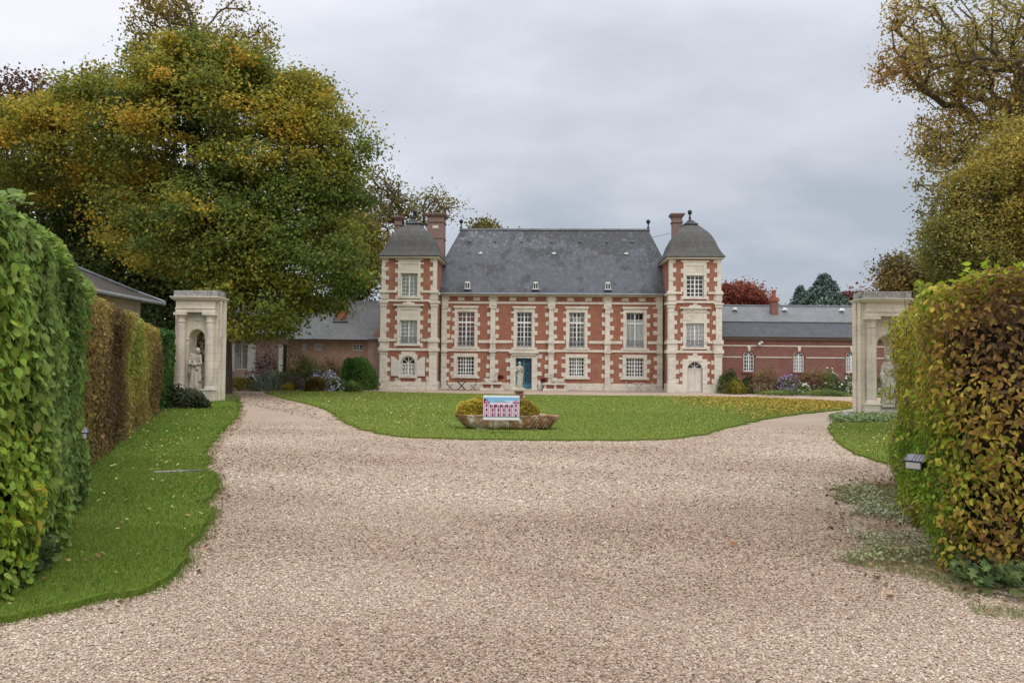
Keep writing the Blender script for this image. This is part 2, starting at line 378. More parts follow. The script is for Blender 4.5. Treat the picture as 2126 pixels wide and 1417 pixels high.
lawn_b = smooth_poly(PX([(380, 792), (470, 791), (505, 796), (512, 801), (490, 806), (460, 810), (380, 812)]), 2)
sheet('back_lawn', lawn_b, .04, M['lawn2'])
lawn_r = wobble(smooth_poly(PX([(1722, 885), (1740, 872), (1800, 862), (1900, 860), (2150, 870), (2150, 985), (1960, 985), (1870, 970), (1810, 955), (1768, 938), (1740, 920), (1727, 902)]), 2), .10, 5)
sheet('right_lawn', lawn_r, .045, M['lawn'])
verge_r = wobble(smooth_poly(PX([(1745, 1012), (1800, 998), (1880, 996), (1990, 1010), (2150, 1100), (2350, 1250), (2350, 1300), (2126, 1292), (2010, 1262), (1930, 1245), (1880, 1210), (1800, 1165), (1760, 1110), (1742, 1050)]), 2), .5, 2)
sheet('verge', verge_r, .004, M['verge'])
bed_l = smooth_poly(PX([(440, 784), (560, 789), (660, 797), (768, 804.5), (775, 800)]), 1) + [(-8.6, 51.2), (-24, 51.0)]
bed_l = [ground(430, 783), ground(500, 785), ground(560, 789), ground(610, 793), ground(660, 797), ground(715, 801), ground(768, 804.5), (-8.8, 51.1), (-26, 51.1), (-26, ground(430, 783)[1])]
sheet('flower_bed', bed_l, .06, M['soil'])
bed_r = [ground(1497, 813.5), ground(1600, 817), ground(1700, 821), ground(1790, 824), ground(1960, 830), (34, ground(1960, 830)[1]), (34, 49.6), (13.3, 49.6)]
sheet('flower_border', bed_r, .06, M['lawn2'])

# ------------------------------------------------------------------ building helpers
def wall_holes(mb, x0, x1, z0, z1, y0, y1, holes, m=0):
    xs = sorted({x0, x1, *[h[0] for h in holes], *[h[1] for h in holes]}); zs = sorted({z0, z1, *[h[2] for h in holes], *[h[3] for h in holes]})
    xs = [x for x in xs if x0 <= x <= x1]; zs = [z for z in zs if z0 <= z <= z1]
    for a, b in zip(xs, xs[1:]):
        run = None
        for c, d in zip(zs, zs[1:]):
            solid = not any(h[0] < (a + b) / 2 < h[1] and h[2] < (c + d) / 2 < h[3] for h in holes)
            if solid: run = (run[0], d) if run else (c, d)
            if (not solid or d == zs[-1]) and run:
                mb.box(a, b, y0, y1, run[0], run[1], m); run = None
def teeth(mb, x, z0, z1, d, y0, y1, ph=0, h=.29, w=.23):
    """quoin blocks standing out from the upright at x towards d (+1/-1)"""
    z = z0 + ph * h; k = 0
    while z < z1 - .1:
        top = min(z + h, z1); ww = w * random.uniform(.75, 1.2)
        a, b = (x, x + ww) if d > 0 else (x - ww, x)
        mb.box(a, b, y0 + random.uniform(0, .008), y1, z + .01, top - .01); z += 2 * h
def casement(root, x0, x1, z0, z1, y, cols=4, rows=5, transom=None, arch=False, curtain=None, rail=None, bar=.04, split=True, fr=.055, label=None, cut=None):
    b = MB(); cx = (x0 + x1) / 2; wdt = x1 - x0; yb = y + .05; zt = z1 - wdt / 2 if arch else z1
    b.box(x0, x0 + fr, y, yb, z0, zt); b.box(x1 - fr, x1, y, yb, z0, zt); b.box(x0 + fr, x1 - fr, y, yb, z0, z0 + fr * 1.4)
    if split: b.box(cx - fr * .75, cx + fr * .75, y - .012, yb, z0 + fr * 1.4, zt - fr)
    b.box(x0 + fr, x1 - fr, y, yb, zt - fr, zt)
    if transom: b.box(x0 + fr, x1 - fr, y - .015, yb, transom - fr * .7, transom + fr * .7)
    if arch:
        n = 14; r = wdt / 2
        for i in range(n):
            t0, t1 = math.pi * i / n, math.pi * (i + 1) / n
            b.prism([(cx + (r - fr) * math.cos(t0), zt + (r - fr) * math.sin(t0)), (cx + r * math.cos(t0), zt + r * math.sin(t0)), (cx + r * math.cos(t1), zt + r * math.sin(t1)), (cx + (r - fr) * math.cos(t1), zt + (r - fr) * math.sin(t1))], y, yb)
        for t in (math.pi * .25, math.pi / 2, math.pi * .75):
            dx, dz = math.cos(t), math.sin(t); px, pz = -dz * bar * .55, dx * bar * .55
            b.prism([(cx + px, zt + pz), (cx - px, zt - pz), (cx + (r - fr) * dx - px, zt + (r - fr) * dz - pz), (cx + (r - fr) * dx + px, zt + (r - fr) * dz + pz)], y + .01, yb)
    for i in range(1, cols):
        if split and i * 2 == cols: continue
        x = x0 + fr + (wdt - 2 * fr) * i / cols; b.box(x - bar / 2, x + bar / 2, y + .012, yb - .004, z0 + fr * 1.4, zt - fr)
    for i in range(1, rows):
        z = z0 + (zt - z0) * i / rows; b.box(x0 + fr, x1 - fr, y + .014, yb - .006, z - bar / 2, z + bar / 2)
    wn = b.build('window', M['white'], root)
    if label: wn['label'] = label
    p = MB()
    if arch: p.prism([(x0 + .02, z0 + .02), (x1 - .02, z0 + .02)] + [(cx + (wdt / 2 - .02) * math.cos(math.pi * i / 12), zt + (wdt / 2 - .02) * math.sin(math.pi * i / 12)) for i in range(13)], y + .032, y + .038)
    else: p.box(x0 + .02, x1 - .02, y + .032, y + .038, z0 + .02, z1 - .02)
    p.build('pane', M['glass'], wn)
    if curtain:
        q = MB(); parts = cut or [(x0, x1, z0, z1 - (wdt * .5 if arch else 0))]
        for a, c, d, e in parts:
            n = 40; pts = [(a + (c - a) * i / n, y + .062 + .012 * math.sin(i * 1.7) + .01 * math.sin(i * .6)) for i in range(n + 1)]
            k = len(q.v)
            q.prism(pts + [(px, py + .006) for px, py in reversed(pts)], d, e, axis='z')
        q.build('curtain', M[curtain], wn)
    if rail:
        q = MB(); yy = y - .10; zr = z0 + .42
        q.box(x0, x1, yy - .012, yy + .012, zr, zr + .03); q.box(x0, x1, yy - .012, yy + .012, z0 + .05, z0 + .075)
        n = 9
        for i in range(n + 1):
            x = x0 + (x1 - x0) * i / n; q.box(x - .009, x + .009, yy - .009, yy + .009, z0 + .075, zr)
        for i in range(n):
            xm = x0 + (x1 - x0) * (i + .5) / n; q.lathe([(.001, 0), (.035, .01), (.001, .02)], (0, 0), 8) if False else q.tube([(xm - .04, yy, z0 + .12), (xm, yy, z0 + .24), (xm + .04, yy, z0 + .36)], .009, 4)
        q.build('railing', M['lead'], wn)
    return wn
def arch_fill(mb, x0, x1, z0, z1, cx, r, zs, y0, y1, m=0, n=16):
    """rectangle x0..x1, z0..z1 with an arched opening of radius r, springing at zs"""
    if x0 < cx - r: mb.box(x0, cx - r, y0, y1, z0, z1, m)
    if x1 > cx + r: mb.box(cx + r, x1, y0, y1, z0, z1, m)
    pts = [(cx + r * math.cos(math.pi * i / n), zs + r * math.sin(math.pi * i / n)) for i in range(n + 1)]
    for a, b in zip(pts, pts[1:]):
        mb.prism([(a[0], a[1]), (a[0], z1), (b[0], z1), (b[0], b[1])], y0, y1, m=m)

# ------------------------------------------------------------------ chateau
CH = empty('chateau', (2.74, 51.5, 0), R(-2.3), label='red brick and limestone chateau with slate roof and two square towers behind the lawn', cat='chateau')
T1 = dict(x0=-11.07, x1=-7.60); T2 = dict(x0=7.38, x1=10.57)
BX0, BX1 = T1['x1'], T2['x0']
up = [(-5.84, 1.17, 'red_curtain'), (-1.93, 1.04, None), (1.58, 1.06, 'tan_curtain'), (5.45, 1.18, 'curtain')]
ZU0, ZU1, ZG0, ZG1 = 2.88, 5.22, .93, 2.20
lo = [(-5.84, 1.16), (1.58, 1.04), (5.44, 1.18)]
DX = -1.94
holes = [(x - w_ / 2, x + w_ / 2, ZU0, ZU1) for x, w_, c in up] + [(x - w_ / 2, x + w_ / 2, ZG0, ZG1) for x, w_ in lo] + [(DX - .54, DX + .54, 0, 2.14)]
b = MB(); wall_holes(b, BX0, BX1, 0, 6.35, 0, .4, holes)
b.box(BX0 - .8, BX0, 0.5, .9, 0, 6.35); b.box(BX1, BX1 + .9, .5, .9, 0, 6.35)
b.box(BX0 - .8, BX1 + .9, 6.4, 6.8, 0, 6.35); b.box(BX0 - .8, BX0 - .4, .9, 6.4, 0, 6.35); b.box(BX1 + .5, BX1 + .9, .9, 6.4, 0, 6.35)
wall = b.build('main_wall', M['brick'], CH)
b = MB(); b.box(BX0 - .4, BX1 + .4, .42, 6.4, 2.55, 2.7); b.build('upper_floor', M['roomdark'], CH)
# plinth, courses, cornice
b = MB()
for a, c in ((BX0, -6.9), (-6.9, -6.4), (-6.4, -3.2), (-3.2, DX - .95), (DX + .95, 3.0), (3.0, BX1)):
    b.box(a, c, -.07, .0, 0, .49 + random.uniform(-.004, .004))
b.build('plinth', M['stone'], wall)
def course(z0, z1, y, gaps):
    bb = MB(); xs = BX0
    for a, c in sorted(gaps): bb.box(xs, a, y, 0, z0, z1); xs = c
    bb.box(xs, BX1, y, 0, z0, z1); bb.box(0, .001, 0.1, .101, 3, 3.001) if False else None
    bb.build('string_course', M['stone'], wall)
course(3.13, 3.32, -.045, [(x - w_ / 2 - .26, x + w_ / 2 + .26) for x, w_, c in up])
course(2.56, 2.72, -.06, [])
course(5.76, 5.91, -.06, [])
b = MB(); b.box(BX0, BX1, -.10, 0, 6.26, 6.32); b.box(BX0, BX1, -.2, 0, 6.32, 6.37); b.box(BX0, BX1, -.30, 0, 6.37, 6.43)
b.build('cornice', M['stone'], wall)
b = MB()
pil = [-7.3, -4.03, -.12, 3.62, 7.08]
for i in range(4):
    a, c = pil[i], pil[i + 1]; L = c - a
    for f in (.34, .66):
        x = a + L * f; hw = .26
        b.prism([(x - hw, 5.97), (x + hw, 5.97), (x + hw * .75, 6.085), (x + hw, 6.20), (x - hw, 6.20), (x - hw * .75, 6.085)], -.03, 0)
b.build('frieze_block', M['stone'], wall)
for i, x in enumerate(pil):
    b = MB(); e0 = x - .17; e1 = x + .17
    if i == 0: e0 = BX0 + .02
    if i == 4: e1 = BX1 - .02
    b.box(e0 - .04, e1 + .04, -.2, -.0, 0, .55); b.box(e0, e1, -.13, 0, .55, 2.30); b.box(e0 - .03, e1 + .03, -.16, 0, 2.30, 2.38); b.box(e0, e1, -.14, 0, 2.38, 2.50); b.box(e0 - .08, e1 + .08, -.23, 0, 2.50, 2.74)
    b.box(e0 - .02, e1 + .02, -.16, 0, 2.74, 3.10); b.box(e0 - .08, e1 + .08, -.22, 0, 3.10, 3.34); b.box(e0 - .03, e1 + .03, -.16, 0, 3.34, 3.44)
    b.box(e0 + .01, e1 - .01, -.12, 0, 3.44, 5.42)
    b.box(e0 - .09, e1 + .09, -.2, 0, 5.62, 5.72); b.box(e0 - .02, e1 + .02, -.16, 0, 5.42, 5.62)
    for sx in (e0 - .01, e1 + .01):
        if BX0 + .05 < sx < BX1 - .05: b.tube([(sx, -.19, 5.56), (sx, -.02, 5.56)], .075, 10)
    b.box(e0 - .05, e1 + .05, -.1, 0, 5.72, 6.26)
    for d, s in ((-1, e0), (1, e1)):
        if BX0 + .1 < s < BX1 - .1:
            teeth(b, s, .56, 2.4, d, -.035, 0, 0 if d > 0 else 1); teeth(b, s, 3.45, 5.6, d, -.035, 0, 0 if d > 0 else 1)
            b.box(*((s, s + .16) if d > 0 else (s - .16, s)), -.03, 0, 5.96, 6.22)
    b.build('pilaster', M['stone'], wall)
def surround(x, w_, z0, z1, y, root, top=.26, jw=.19, sill=.16, cornice=True, ext=.19, jz=0):
    b = MB(); a, c = x - w_ / 2, x + w_ / 2
    b.box(a - jw, a, y - .05, y + .2, z0 - .0, z1); b.box(c, c + jw, y - .05, y + .2, z0, z1)
    b.box(a - jw, c + jw, y - .052, y + .2, z1, z1 + top)
    if cornice: b.box(a - jw - .07, c + jw + .07, y - .13, y, z1 + top, z1 + top + .12); b.box(a - jw - .02, c + jw + .02, y - .085, y, z1 + top - .07, z1 + top)
    b.box(a - jw, c + jw, y - .10, y + .2, z0 - sill, z0); b.box(a - jw - .14, c + jw + .14, y - .04, y, z0 - sill - .02, z0 - .02)
    teeth(b, a - jw, z0 + jz, z1 + .05, -1, y - .034, y, 0, w=ext); teeth(b, c + jw, z0 + jz, z1 + .05, 1, y - .034, y, 1, w=ext)
    return b.build('window_surround', M['stone'], root)
for i, (x, w_, cu) in enumerate(up):
    surround(x, w_, ZU0, ZU1, 0, CH, jz=.5)
    a, c = x - w_ / 2, x + w_ / 2
    cut = {'red_curtain': [(a, a + .42, ZU0 + .1, ZU1), (c - .5, c, ZU0 + .9, ZU1), (c - .22, c, ZU0 + .1, ZU0 + .9), (a + .42, c - .5, ZU1 - .85, ZU1)], 'tan_curtain': [(a, a + .28, ZU0 + .4, ZU1), (c - .28, c, ZU0 + .4, ZU1)], 'curtain': [(a, c, ZU0, ZU1 - .44)]}.get(cu)
    casement(CH, a, c, ZU0 + .02, ZU1, .14, 4, 7 if i < 3 else 4, transom=ZU0 + 1.62, curtain=cu, cut=cut, rail=True, bar=.038 if i < 3 else .02,
             label=['upper window with dark red curtains inside', 'upper window with dark panes over the blue door', 'upper window with tan curtains drawn to the sides', 'upper window with pale drawn blinds'][i])
b = MB(); b.box(1.38, 1.5, .22, .3, 4.55, 4.9); b.box(1.66, 1.78, .22, .3, 4.55, 4.9); b.build('lantern', M['curtain'], CH)
for x, w_ in lo:
    surround(x, w_, ZG0, ZG1, 0, CH, top=.22, cornice=False, ext=.22, jw=.22)
    casement(CH, x - w_ / 2, x + w_ / 2, ZG0, ZG1, .10, 6, 5, bar=.05)
# entrance
b = MB(); a, c = DX - .54, DX + .54
b.box(a - .36, a, -.09, .25, 0, 2.14); b.box(c, c + .36, -.09, .25, 0, 2.14); b.box(a - .36, c + .36, -.092, .25, 2.14, 2.46)
b.box(a - .12, a, -.12, -.09, .02, 2.14); b.box(c, c + .12, -.12, -.09, .02, 2.14); b.box(a - .12, c + .12, -.12, -.092, 2.14, 2.26)
b.box(a - .28, c + .28, -.2, -.092, 2.32, 2.42); b.box(a - .45, c + .45, -.26, 0, 2.46, 2.56)
teeth(b, a - .36, .1, 2.4, -1, -.05, 0, 0, w=.28); teeth(b, c + .36, .1, 2.4, 1, -.05, 0, 1, w=.28)
b.box(a - .4, c + .4, -.55, -.12, 0, .08)
b.build('door_surround', M['stone'], CH)
b = MB(); b.box(a, c, .12, .16, .09, 2.12); b.box(a, c, .09, .2, 0, .09); door = b.build('door', M['iron'], CH); door['label'] = 'blue wrought iron entrance door'
b = MB()
for x0_, x1_ in ((a, a + .07), (c - .07, c), (DX - .045, DX + .045)): b.box(x0_, x1_, .055, .12, .09, 2.12)
for z in (.09, .42, 1.72, 2.06): b.box(a, c, .058, .12, z, z + (.3 if z == .09 else .055))
for k in range(8):
    x = a + .07 + (c - a - .14) * (k + .5) / 8; b.box(x - .011, x + .011, .07, .1, .42, 2.1)
for s in (-1, 1):
    for z, r_ in ((.95, .13), (1.3, .16), (1.55, .09), (.65, .08)):
        cxx = DX + s * .25; n = 12
        b.tube([(cxx + r_ * math.cos(2 * math.pi * i / n), .065, z + r_ * math.sin(2 * math.pi * i / n)) for i in range(n + 1)], .014, 5)
b.build('grille', M['blue_iron'], door)
# towers
def tower(t, right):
    x0, x1 = t['x0'], t['x1']; cx = (x0 + x1) / 2; yf, yb = -2.2, 1.3
    hw3, w3z = .545, (6.02, 7.53); w2z = (2.97, 4.5)
    if right: w2z = (2.90, 4.42); w3z = (6.08, 7.46)
    hs = [(cx - hw3, cx + hw3, *w3z), (cx - .56, cx + .56, *w2z)]
    if right: hs.append((cx - .47, cx + .47, 0, 1.97))
    else: hs.append((cx - .47, cx + .47, .92, 2.2))
    b = MB(); wall_holes(b, x0, x1, 0, 8.64, yf, yf + .4, hs)
    b.box(x0, x0 + .4, yf + .4, yb, 0, 8.64); b.box(x1 - .4, x1, yf + .4, yb, 0, 8.64); b.box(x0 + .4, x1 - .4, yb - .4, yb, 0, 8.64)
    for z in (2.6, 5.75): b.box(x0 + .4, x1 - .4, yf + .4, yb - .4, z, z + .1)
    tw = b.build('tower_wall', M['brick'], CH)
    b = MB()   # plinth
    if right:
        b.box(x0 - .06, cx - .5, yf - .08, yf, 0, .55); b.box(cx + .5, x1 + .06, yf - .08, yf, 0, .55)
    else: b.box(x0 - .06, x1 + .06, yf - .08, yf, 0, .55)
    b.box(x0 - .06, x0, yf, yb + .05, 0, .55); b.box(x1, x1 + .06, yf, yb + .05, 0, .55)
    b.build('plinth', M['stone'], tw)
    def band(z0, z1, p, gap=None):
        bb = MB()
        if gap: bb.box(x0 - p, gap[0], yf - p, yf, z0, z1); bb.box(gap[1], x1 + p, yf - p, yf, z0, z1)
        else: bb.box(x0 - p, x1 + p, yf - p, yf, z0, z1)
        bb.box(x0 - p, x0, yf, yb, z0, z1); bb.box(x1, x1 + p, yf, yb, z0, z1); bb.build('string_course', M['stone'], tw)
    band(2.53, 2.69, .06); band(3.13, 3.30, .05, (cx - .8, cx + .8)); band(5.70, 5.84, .07); band(6.28, 6.42, .05, (cx - .8, cx + .8)); band(8.5, 8.63, .06)
    for s, e in ((1, x0), (-1, x1)):
        b = MB()
        def pb(z0, z1, w_, p, side=True):
            a, c = (e - p, e + w_) if s > 0 else (e - w_, e + p)
            b.box(a, c, yf - p, yf, z0, z1)
            # return along the side wall
            a, c = (e - p, e) if s > 0 else (e, e + p)
            b.box(a, c, yf, yf + w_, z0, z1)
            if p > .09:
                b.box(a, c, yb - w_ * .9, yb, z0, z1)
        pb(0, .6, .5, .14); pb(.6, 2.32, .38, .10); pb(2.32, 2.40, .42, .13); pb(2.40, 2.5, .38, .12); pb(2.5, 2.74, .46, .2); pb(2.74, 3.1, .38, .12); pb(3.1, 3.36, .46, .18); pb(3.36, 5.4, .29, .095)
        pb(5.4, 5.6, .34, .13); pb(5.6, 5.70, .40, .18); pb(5.85, 6.25, .30, .10); pb(6.25, 6.36, .40, .17); pb(6.36, 6.48, .34, .13); pb(6.48, 8.5, .20, .05)
        xi = lambda w_: e + s * w_
        teeth(b, xi(.38), .62, 2.3, s, yf - .035, yf, 0, w=.20); teeth(b, xi(.29), 3.45, 5.4, s, yf - .035, yf, 1, w=.20); teeth(b, xi(.20), 6.5, 8.5, s, yf - .03, yf, 0, w=.20)
        teeth(b, xi(.38), 2.75, 3.1, s, yf - .03, yf, 0, w=.12, h=.35); teeth(b, xi(.30), 5.86, 6.2, s, yf - .03, yf, 0, w=.14, h=.35)
        b.build('corner_pilaster', M['stone'], tw)
    # 3rd floor window
    def stonewin(hw, z0, z1, panel_h, ped, cur, rows, bar, lab):
        bb = MB(); a, c = cx - hw, cx + hw; zt = z1 + panel_h
        bb.box(a - .19, a, yf - .05, yf + .2, z0, zt); bb.box(c, c + .19, yf - .05, yf + .2, z0, zt)
        bb.box(a, c, yf - .025, yf + .2, z1, zt); bb.box(a, c, yf - .07, yf - .025, z1, z1 + .07); bb.box(a - .02, c + .02, yf - .055, yf - .025, zt - .1, zt)
        bb.box(a - .19, c + .19, yf - .052, yf + .2, zt, zt + .14)
        bb.box(a - .26, c + .26, yf - .1, yf + .1, z0 - .13, z0)
        teeth(bb, a - .19, z0 - .22, zt, -1, yf - .035, yf, 0, w=.17); teeth(bb, c + .19, z0 - .22, zt, 1, yf - .035, yf, 0, w=.17)
        if ped:
            bb.box(a - .42, c + .42, yf - .15, yf, zt + .14, zt + .24)
            bb.prism([(cx - .42, zt + .24), (cx + .42, zt + .24), (cx + .34, zt + .36), (cx + .14, zt + .36), (cx + .1, zt + .45), (cx - .1, zt + .45), (cx - .14, zt + .36), (cx - .34, zt + .36)], yf - .11, yf)
        else: bb.box(a - .34, c + .34, yf - .07, yf, zt + .14, zt + .24)
        bb.build('window_surround', M['stone'], CH)
        casement(CH, a, c, z0, z1, yf + .1, 4, rows, curtain=cur, bar=bar, rail=ped, label=lab)
    if right:
        stonewin(hw3, *w3z, .72, False, None, 5, .05, 'top right tower window with dark panes and thick white bars')
        stonewin(.56, *w2z, .78, True, 'curtain', 6, .03, None)
    else:
        stonewin(hw3, *w3z, .70, False, 'curtain', 6, .025, None)
        stonewin(.56, *w2z, .78, True, 'curtain', 6, .025, None)
    # ground storey
    if right:
        bb = MB(); zs = 1.50; r_ = .47
        arch_fill(bb, cx - .47, cx + .47, zs, 1.97, cx, r_, zs, yf - .055, yf + .25)
        for s in (-1, 1):
            xx = sorted((cx + s * .47, cx + s * .78)); bb.box(*xx, yf - .05, yf + .2, 0, 2.0)
            teeth(bb, cx + s * .78, .2, 2.0, s, yf - .035, yf, 0, w=.16, h=.27)
        bb.box(cx - .78, cx + .78, yf - .052, yf + .1, 2.0, 2.14); bb.box(cx - .46, cx + .46, yf - .045, yf, 2.14, 2.36); bb.box(cx - .14, cx + .14, yf - .06, yf, 2.36, 2.5)
        bb.box(cx - .46, cx + .46, yf - .3, yf, 0, .05)
        bb.build('door_surround', M['stone'], CH)
        d = MB()
        d.box(cx - .46, cx - .005, yf + .1, yf + .16, .06, 1.50); d.box(cx + .005, cx + .46, yf + .1, yf + .16, .06, 1.50); d.box(cx - .46, cx + .46, yf + .07, yf + .16, 1.50, 1.58)
        for s in (-1, 1):
            for z0_, z1_ in ((.12, .62), (.7, 1.44)):
                x_a, x_b = sorted((cx + s * .06, cx + s * .42)); d.box(x_a, x_b, yf + .09, yf + .1, z0_, z1_)
        dr = d.build('door', M['cream'], CH); dr['label'] = 'cream double door under a fanlight'
        f = MB()
        for t in (45, 90, 135):
            t = R(t); dx, dz = math.cos(t), math.sin(t); q = .016
            f.prism([(cx - dz * q, 1.58 + dx * q), (cx + dz * q, 1.58 - dx * q), (cx + .42 * dx + dz * q, 1.55 + .42 * dz - dx * q), (cx + .42 * dx - dz * q, 1.55 + .42 * dz + dx * q)], yf + .09, yf + .13)
        f.lathe([(.10, 0), (.10, .02)], (0, 0), 6) if False else None
        f.tube([(cx + .455 * math.cos(R(a_)), yf + .11, 1.51 + .445 * math.sin(R(a_))) for a_ in range(0, 181, 15)], .02, 5)
        fl = f.build('fanlight', M['white'], dr)
        p = MB(); p.prism([(cx + .46 * math.cos(R(a_)), 1.51 + .45 * math.sin(R(a_))) for a_ in range(0, 181, 12)], yf + .13, yf + .136); p.build('pane', M['glass'], dr)
    else:
        bb = MB(); zs = 1.73; r_ = .47
        arch_fill(bb, cx - .47, cx + .47, zs, 2.2, cx, r_, zs, yf - .055, yf + .2)
        for s in (-1, 1):
            xx = sorted((cx + s * .47, cx + s * .60)); bb.box(*xx, yf - .05, yf + .2, .75, 2.2)
        bb.box(cx - .60, cx + .60, yf - .052, yf + .1, 2.2, 2.30); bb.box(cx - .46, cx + .46, yf - .045, yf, 2.30, 2.46); bb.box(cx - .60, cx + .60, yf - .11, yf + .1, .78, .92)
        for s in (-1, 1): xx = sorted((cx + s * .48, cx + s * .85)); bb.box(*xx, yf - .04, yf, .55, .78)
        bb.build('window_surround', M['stone'], CH)
        casement(CH, cx - .45, cx + .45, .93, 2.17, yf + .08, 4, 3, arch=True, curtain='curtain', bar=.04, label='arched ground floor window between open shutters')
        for s in (-1, 1):
            d = MB(); q = MB(); xa, xb = cx + s * .55, cx + s * 1.10
            d.prism([(xa, .90), (xb, .90), (xb, 2.18), (cx + s * .95, 2.15), (cx + s * .72, 2.0), (xa, 1.78)], yf - .10, yf - .06)
            for z in (1.0, 1.4, 1.72): x_a, x_b = sorted((xa, xb)); d.box(x_a + .02, x_b - .02, yf - .112, yf - .1, z, z + .05)
            d.build('shutter', M['cream'], CH)
    # roof
    hw = (x1 - x0) / 2; cy = (yf + yb) / 2; hy = (yb - yf) / 2
    prof = [(8.60, 1.0, .26), (8.66, 1.0, .27), (8.95, .98, .10), (9.3, .93, .01), (9.7, .85, 0), (10.1, .73, 0), (10.4, .60, 0), (10.75, .39, 0), (11.05, .20, 0), (11.32, .04, 0)]
    b = MB(); rs = []
    for z, k, ex in prof:
        a_, c_ = hw * k + ex, hy * k + ex; rs.append([(cx - a_, cy - c_, z), (cx + a_, cy - c_, z), (cx + a_, cy + c_, z), (cx - a_, cy + c_, z)])
    b.rings(rs); tr = b.build('tower_roof', M['slate_moss'], CH)
    b = MB(); b.box(x0 - .22, x1 + .22, yf - .22, yb + .22, 8.52, 8.597); b.build('eaves', M['stone'], tr)
    b = MB()
    b.rings([[(cx + sx * hw * k, cy + sy * hy * k, z + .02) for sx, sy in ((-1, -1), (1, -1), (1, 1), (-1, 1))] for z, k in ((10.98, .30), (11.1, .21), (11.34, .06))])
    b.lathe([(.07, 11.3), (.06, 11.45), (.1, 11.5), (.05, 11.56), (.05, 11.68), (.12, 11.75), (.15, 11.86), (.12, 11.97), (.03, 12.02)], (cx, cy), 12)
    b.build('finial', M['iron'], tr)
tower(T1, False); tower(T2, True)
# main roof
b = MB(); zr, ze = 11.35, 6.43; rx0, rx1 = -6.6, 6.75
b.add([(BX0 - 1.0, -.36, ze), (BX1 + 1.1, -.36, ze), (BX1 + 1.1, 6.95, ze), (BX0 - 1.0, 6.95, ze), (rx0, 3.3, zr), (rx1, 3.3, zr)], [(0, 1, 5, 4), (1, 2, 5), (2, 3, 4, 5), (3, 0, 4), (0, 3, 2, 1)])
roof = b.build('roof', M['slate'], CH)
b = MB(); b.box(rx0 - .05, rx1 + .05, 3.2, 3.4, zr - .05, zr + .06)
for i in range(14): x = rx0 + (rx1 - rx0) * i / 13; b.box(x - .025, x + .025, 3.18, 3.42, zr - .03, zr + .10)
b.build('ridge_cap', M['lead'], roof)
for x in (rx0, rx1):
    b = MB(); b.lathe([(.14, zr - .1), (.08, zr + .1), (.11, zr + .16), (.05, zr + .22), (.045, zr + .4), (.1, zr + .46), (.155, zr + .56), (.15, zr + .64), (.08, zr + .72), (.02, zr + .75)], (x, 3.3), 14); b.build('finial', M['iron'], roof)
def on_roof(z): return -.36 + (z - ze) / (zr - ze) * (3.3 + .36)
for x in (-5.75, -1.18, 3.62):
    b = MB(); z = 6.72; y = on_roof(z)
    b.prism([(x - .19, z), (x + .19, z), (x + .14, z + .5), (x - .14, z + .5)], y - .14, y + .55)
    dm = b.build('dormer', M['white'], roof)
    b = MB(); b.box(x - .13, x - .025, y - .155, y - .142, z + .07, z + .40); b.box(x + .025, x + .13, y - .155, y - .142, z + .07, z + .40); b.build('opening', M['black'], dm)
    b = MB(); b.add([(x - .3, y - .18, z - .04), (x + .3, y - .18, z - .04), (x + .3, y + .02, z + .02), (x - .3, y + .02, z + .02)], [(0, 1, 2, 3)]); b.build('flashing', M['lead'], dm)
for x in (-5.9, -4.1, -2.25, -.1, 1.9, 3.75, 5.55):
    b = MB(); z = 10.35; y = on_roof(z); b.prism([(x - .07, z), (x + .07, z), (x + .05, z + .1), (x - .05, z + .1)], y - .12, y + .1); b.build('vent_tile', M['lead'], roof)
for x in (-5.05, .05, 5.05):
    b = MB(); z = 9.45; y = on_roof(z); b.prism([(x - .17, z), (x - .1, z + .02), (x, z + .09), (x + .1, z + .02), (x + .17, z), (x + .1, z - .06), (x - .1, z - .06)], y - .1, y + .1); b.build('roof_vent', M['curtain'], roof)
b = MB(); b.tube([(BX0 - .6, -.42, 6.40), (BX0, -.42, 6.40), (BX1, -.42, 6.40), (BX1 + .6, -.42, 6.40)], .06, 8); b.build('gutter', M['lead'], roof)
for x, zt in ((BX0 + .09, 6.3), (BX1 - .10, 6.3)):
    b = MB(); b.tube([(x, -.40, zt + .05), (x, -.28, zt - .3), (x, -.28, .15)], .045, 8)
    for z in (1.2, 2.9, 4.6): b.box(x - .06, x + .06, -.34, -.2, z, z + .04)
    b.build('drainpipe', M['iron'], CH)
def chimney(x, y, z0, z1, wx, wy, matl, capm, plaque=False, name='chimney'):
    b = MB(); b.box(x - wx / 2, x + wx / 2, y - wy / 2, y + wy / 2, z0, z1 - .25); c = b.build(name, M[matl], CH)
    b = MB(); h = z1
    b.box(x - wx / 2 - .06, x + wx / 2 + .06, y - wy / 2 - .06, y + wy / 2 + .06, h - .62, h - .52)
    for i, (p, za, zb) in enumerate(((.05, h - .25, h - .18), (.11, h - .18, h - .09), (.17, h - .09, h))): b.box(x - wx / 2 - p, x + wx / 2 + p, y - wy / 2 - p, y + wy / 2 + p, za, zb)
    b.box(x - wx / 2 - .04, x + wx / 2 + .04, y - wy / 2 - .04, y + wy / 2 + .04, h - 1.75, h - 1.66)
    b.build('chimney_cap', M[capm], c)
    if plaque: b = MB(); b.box(x - .2, x + .2, y - wy / 2 - .03, y - wy / 2, h - 1.08, h - .86); b.build('plaque', M['stone'], c)
    return c
M['brickdull'] = brick_mat('weathered_brick', (.25, .15, .12), (.21, .13, .105), (.33, .28, .25), (.27, .17, .14))
chimney(-8.18, 2.0, 7.0, 12.15, 1.1, 1.3, 'brickdull', 'brickdull', True)
chimney(-10.75, 1.2, 7.0, 11.85, .42, .6, 'brickdull', 'brickdull')
chimney(8.32, .75, 7.4, 11.95, .62, .7, 'brickdull', 'brickdull')
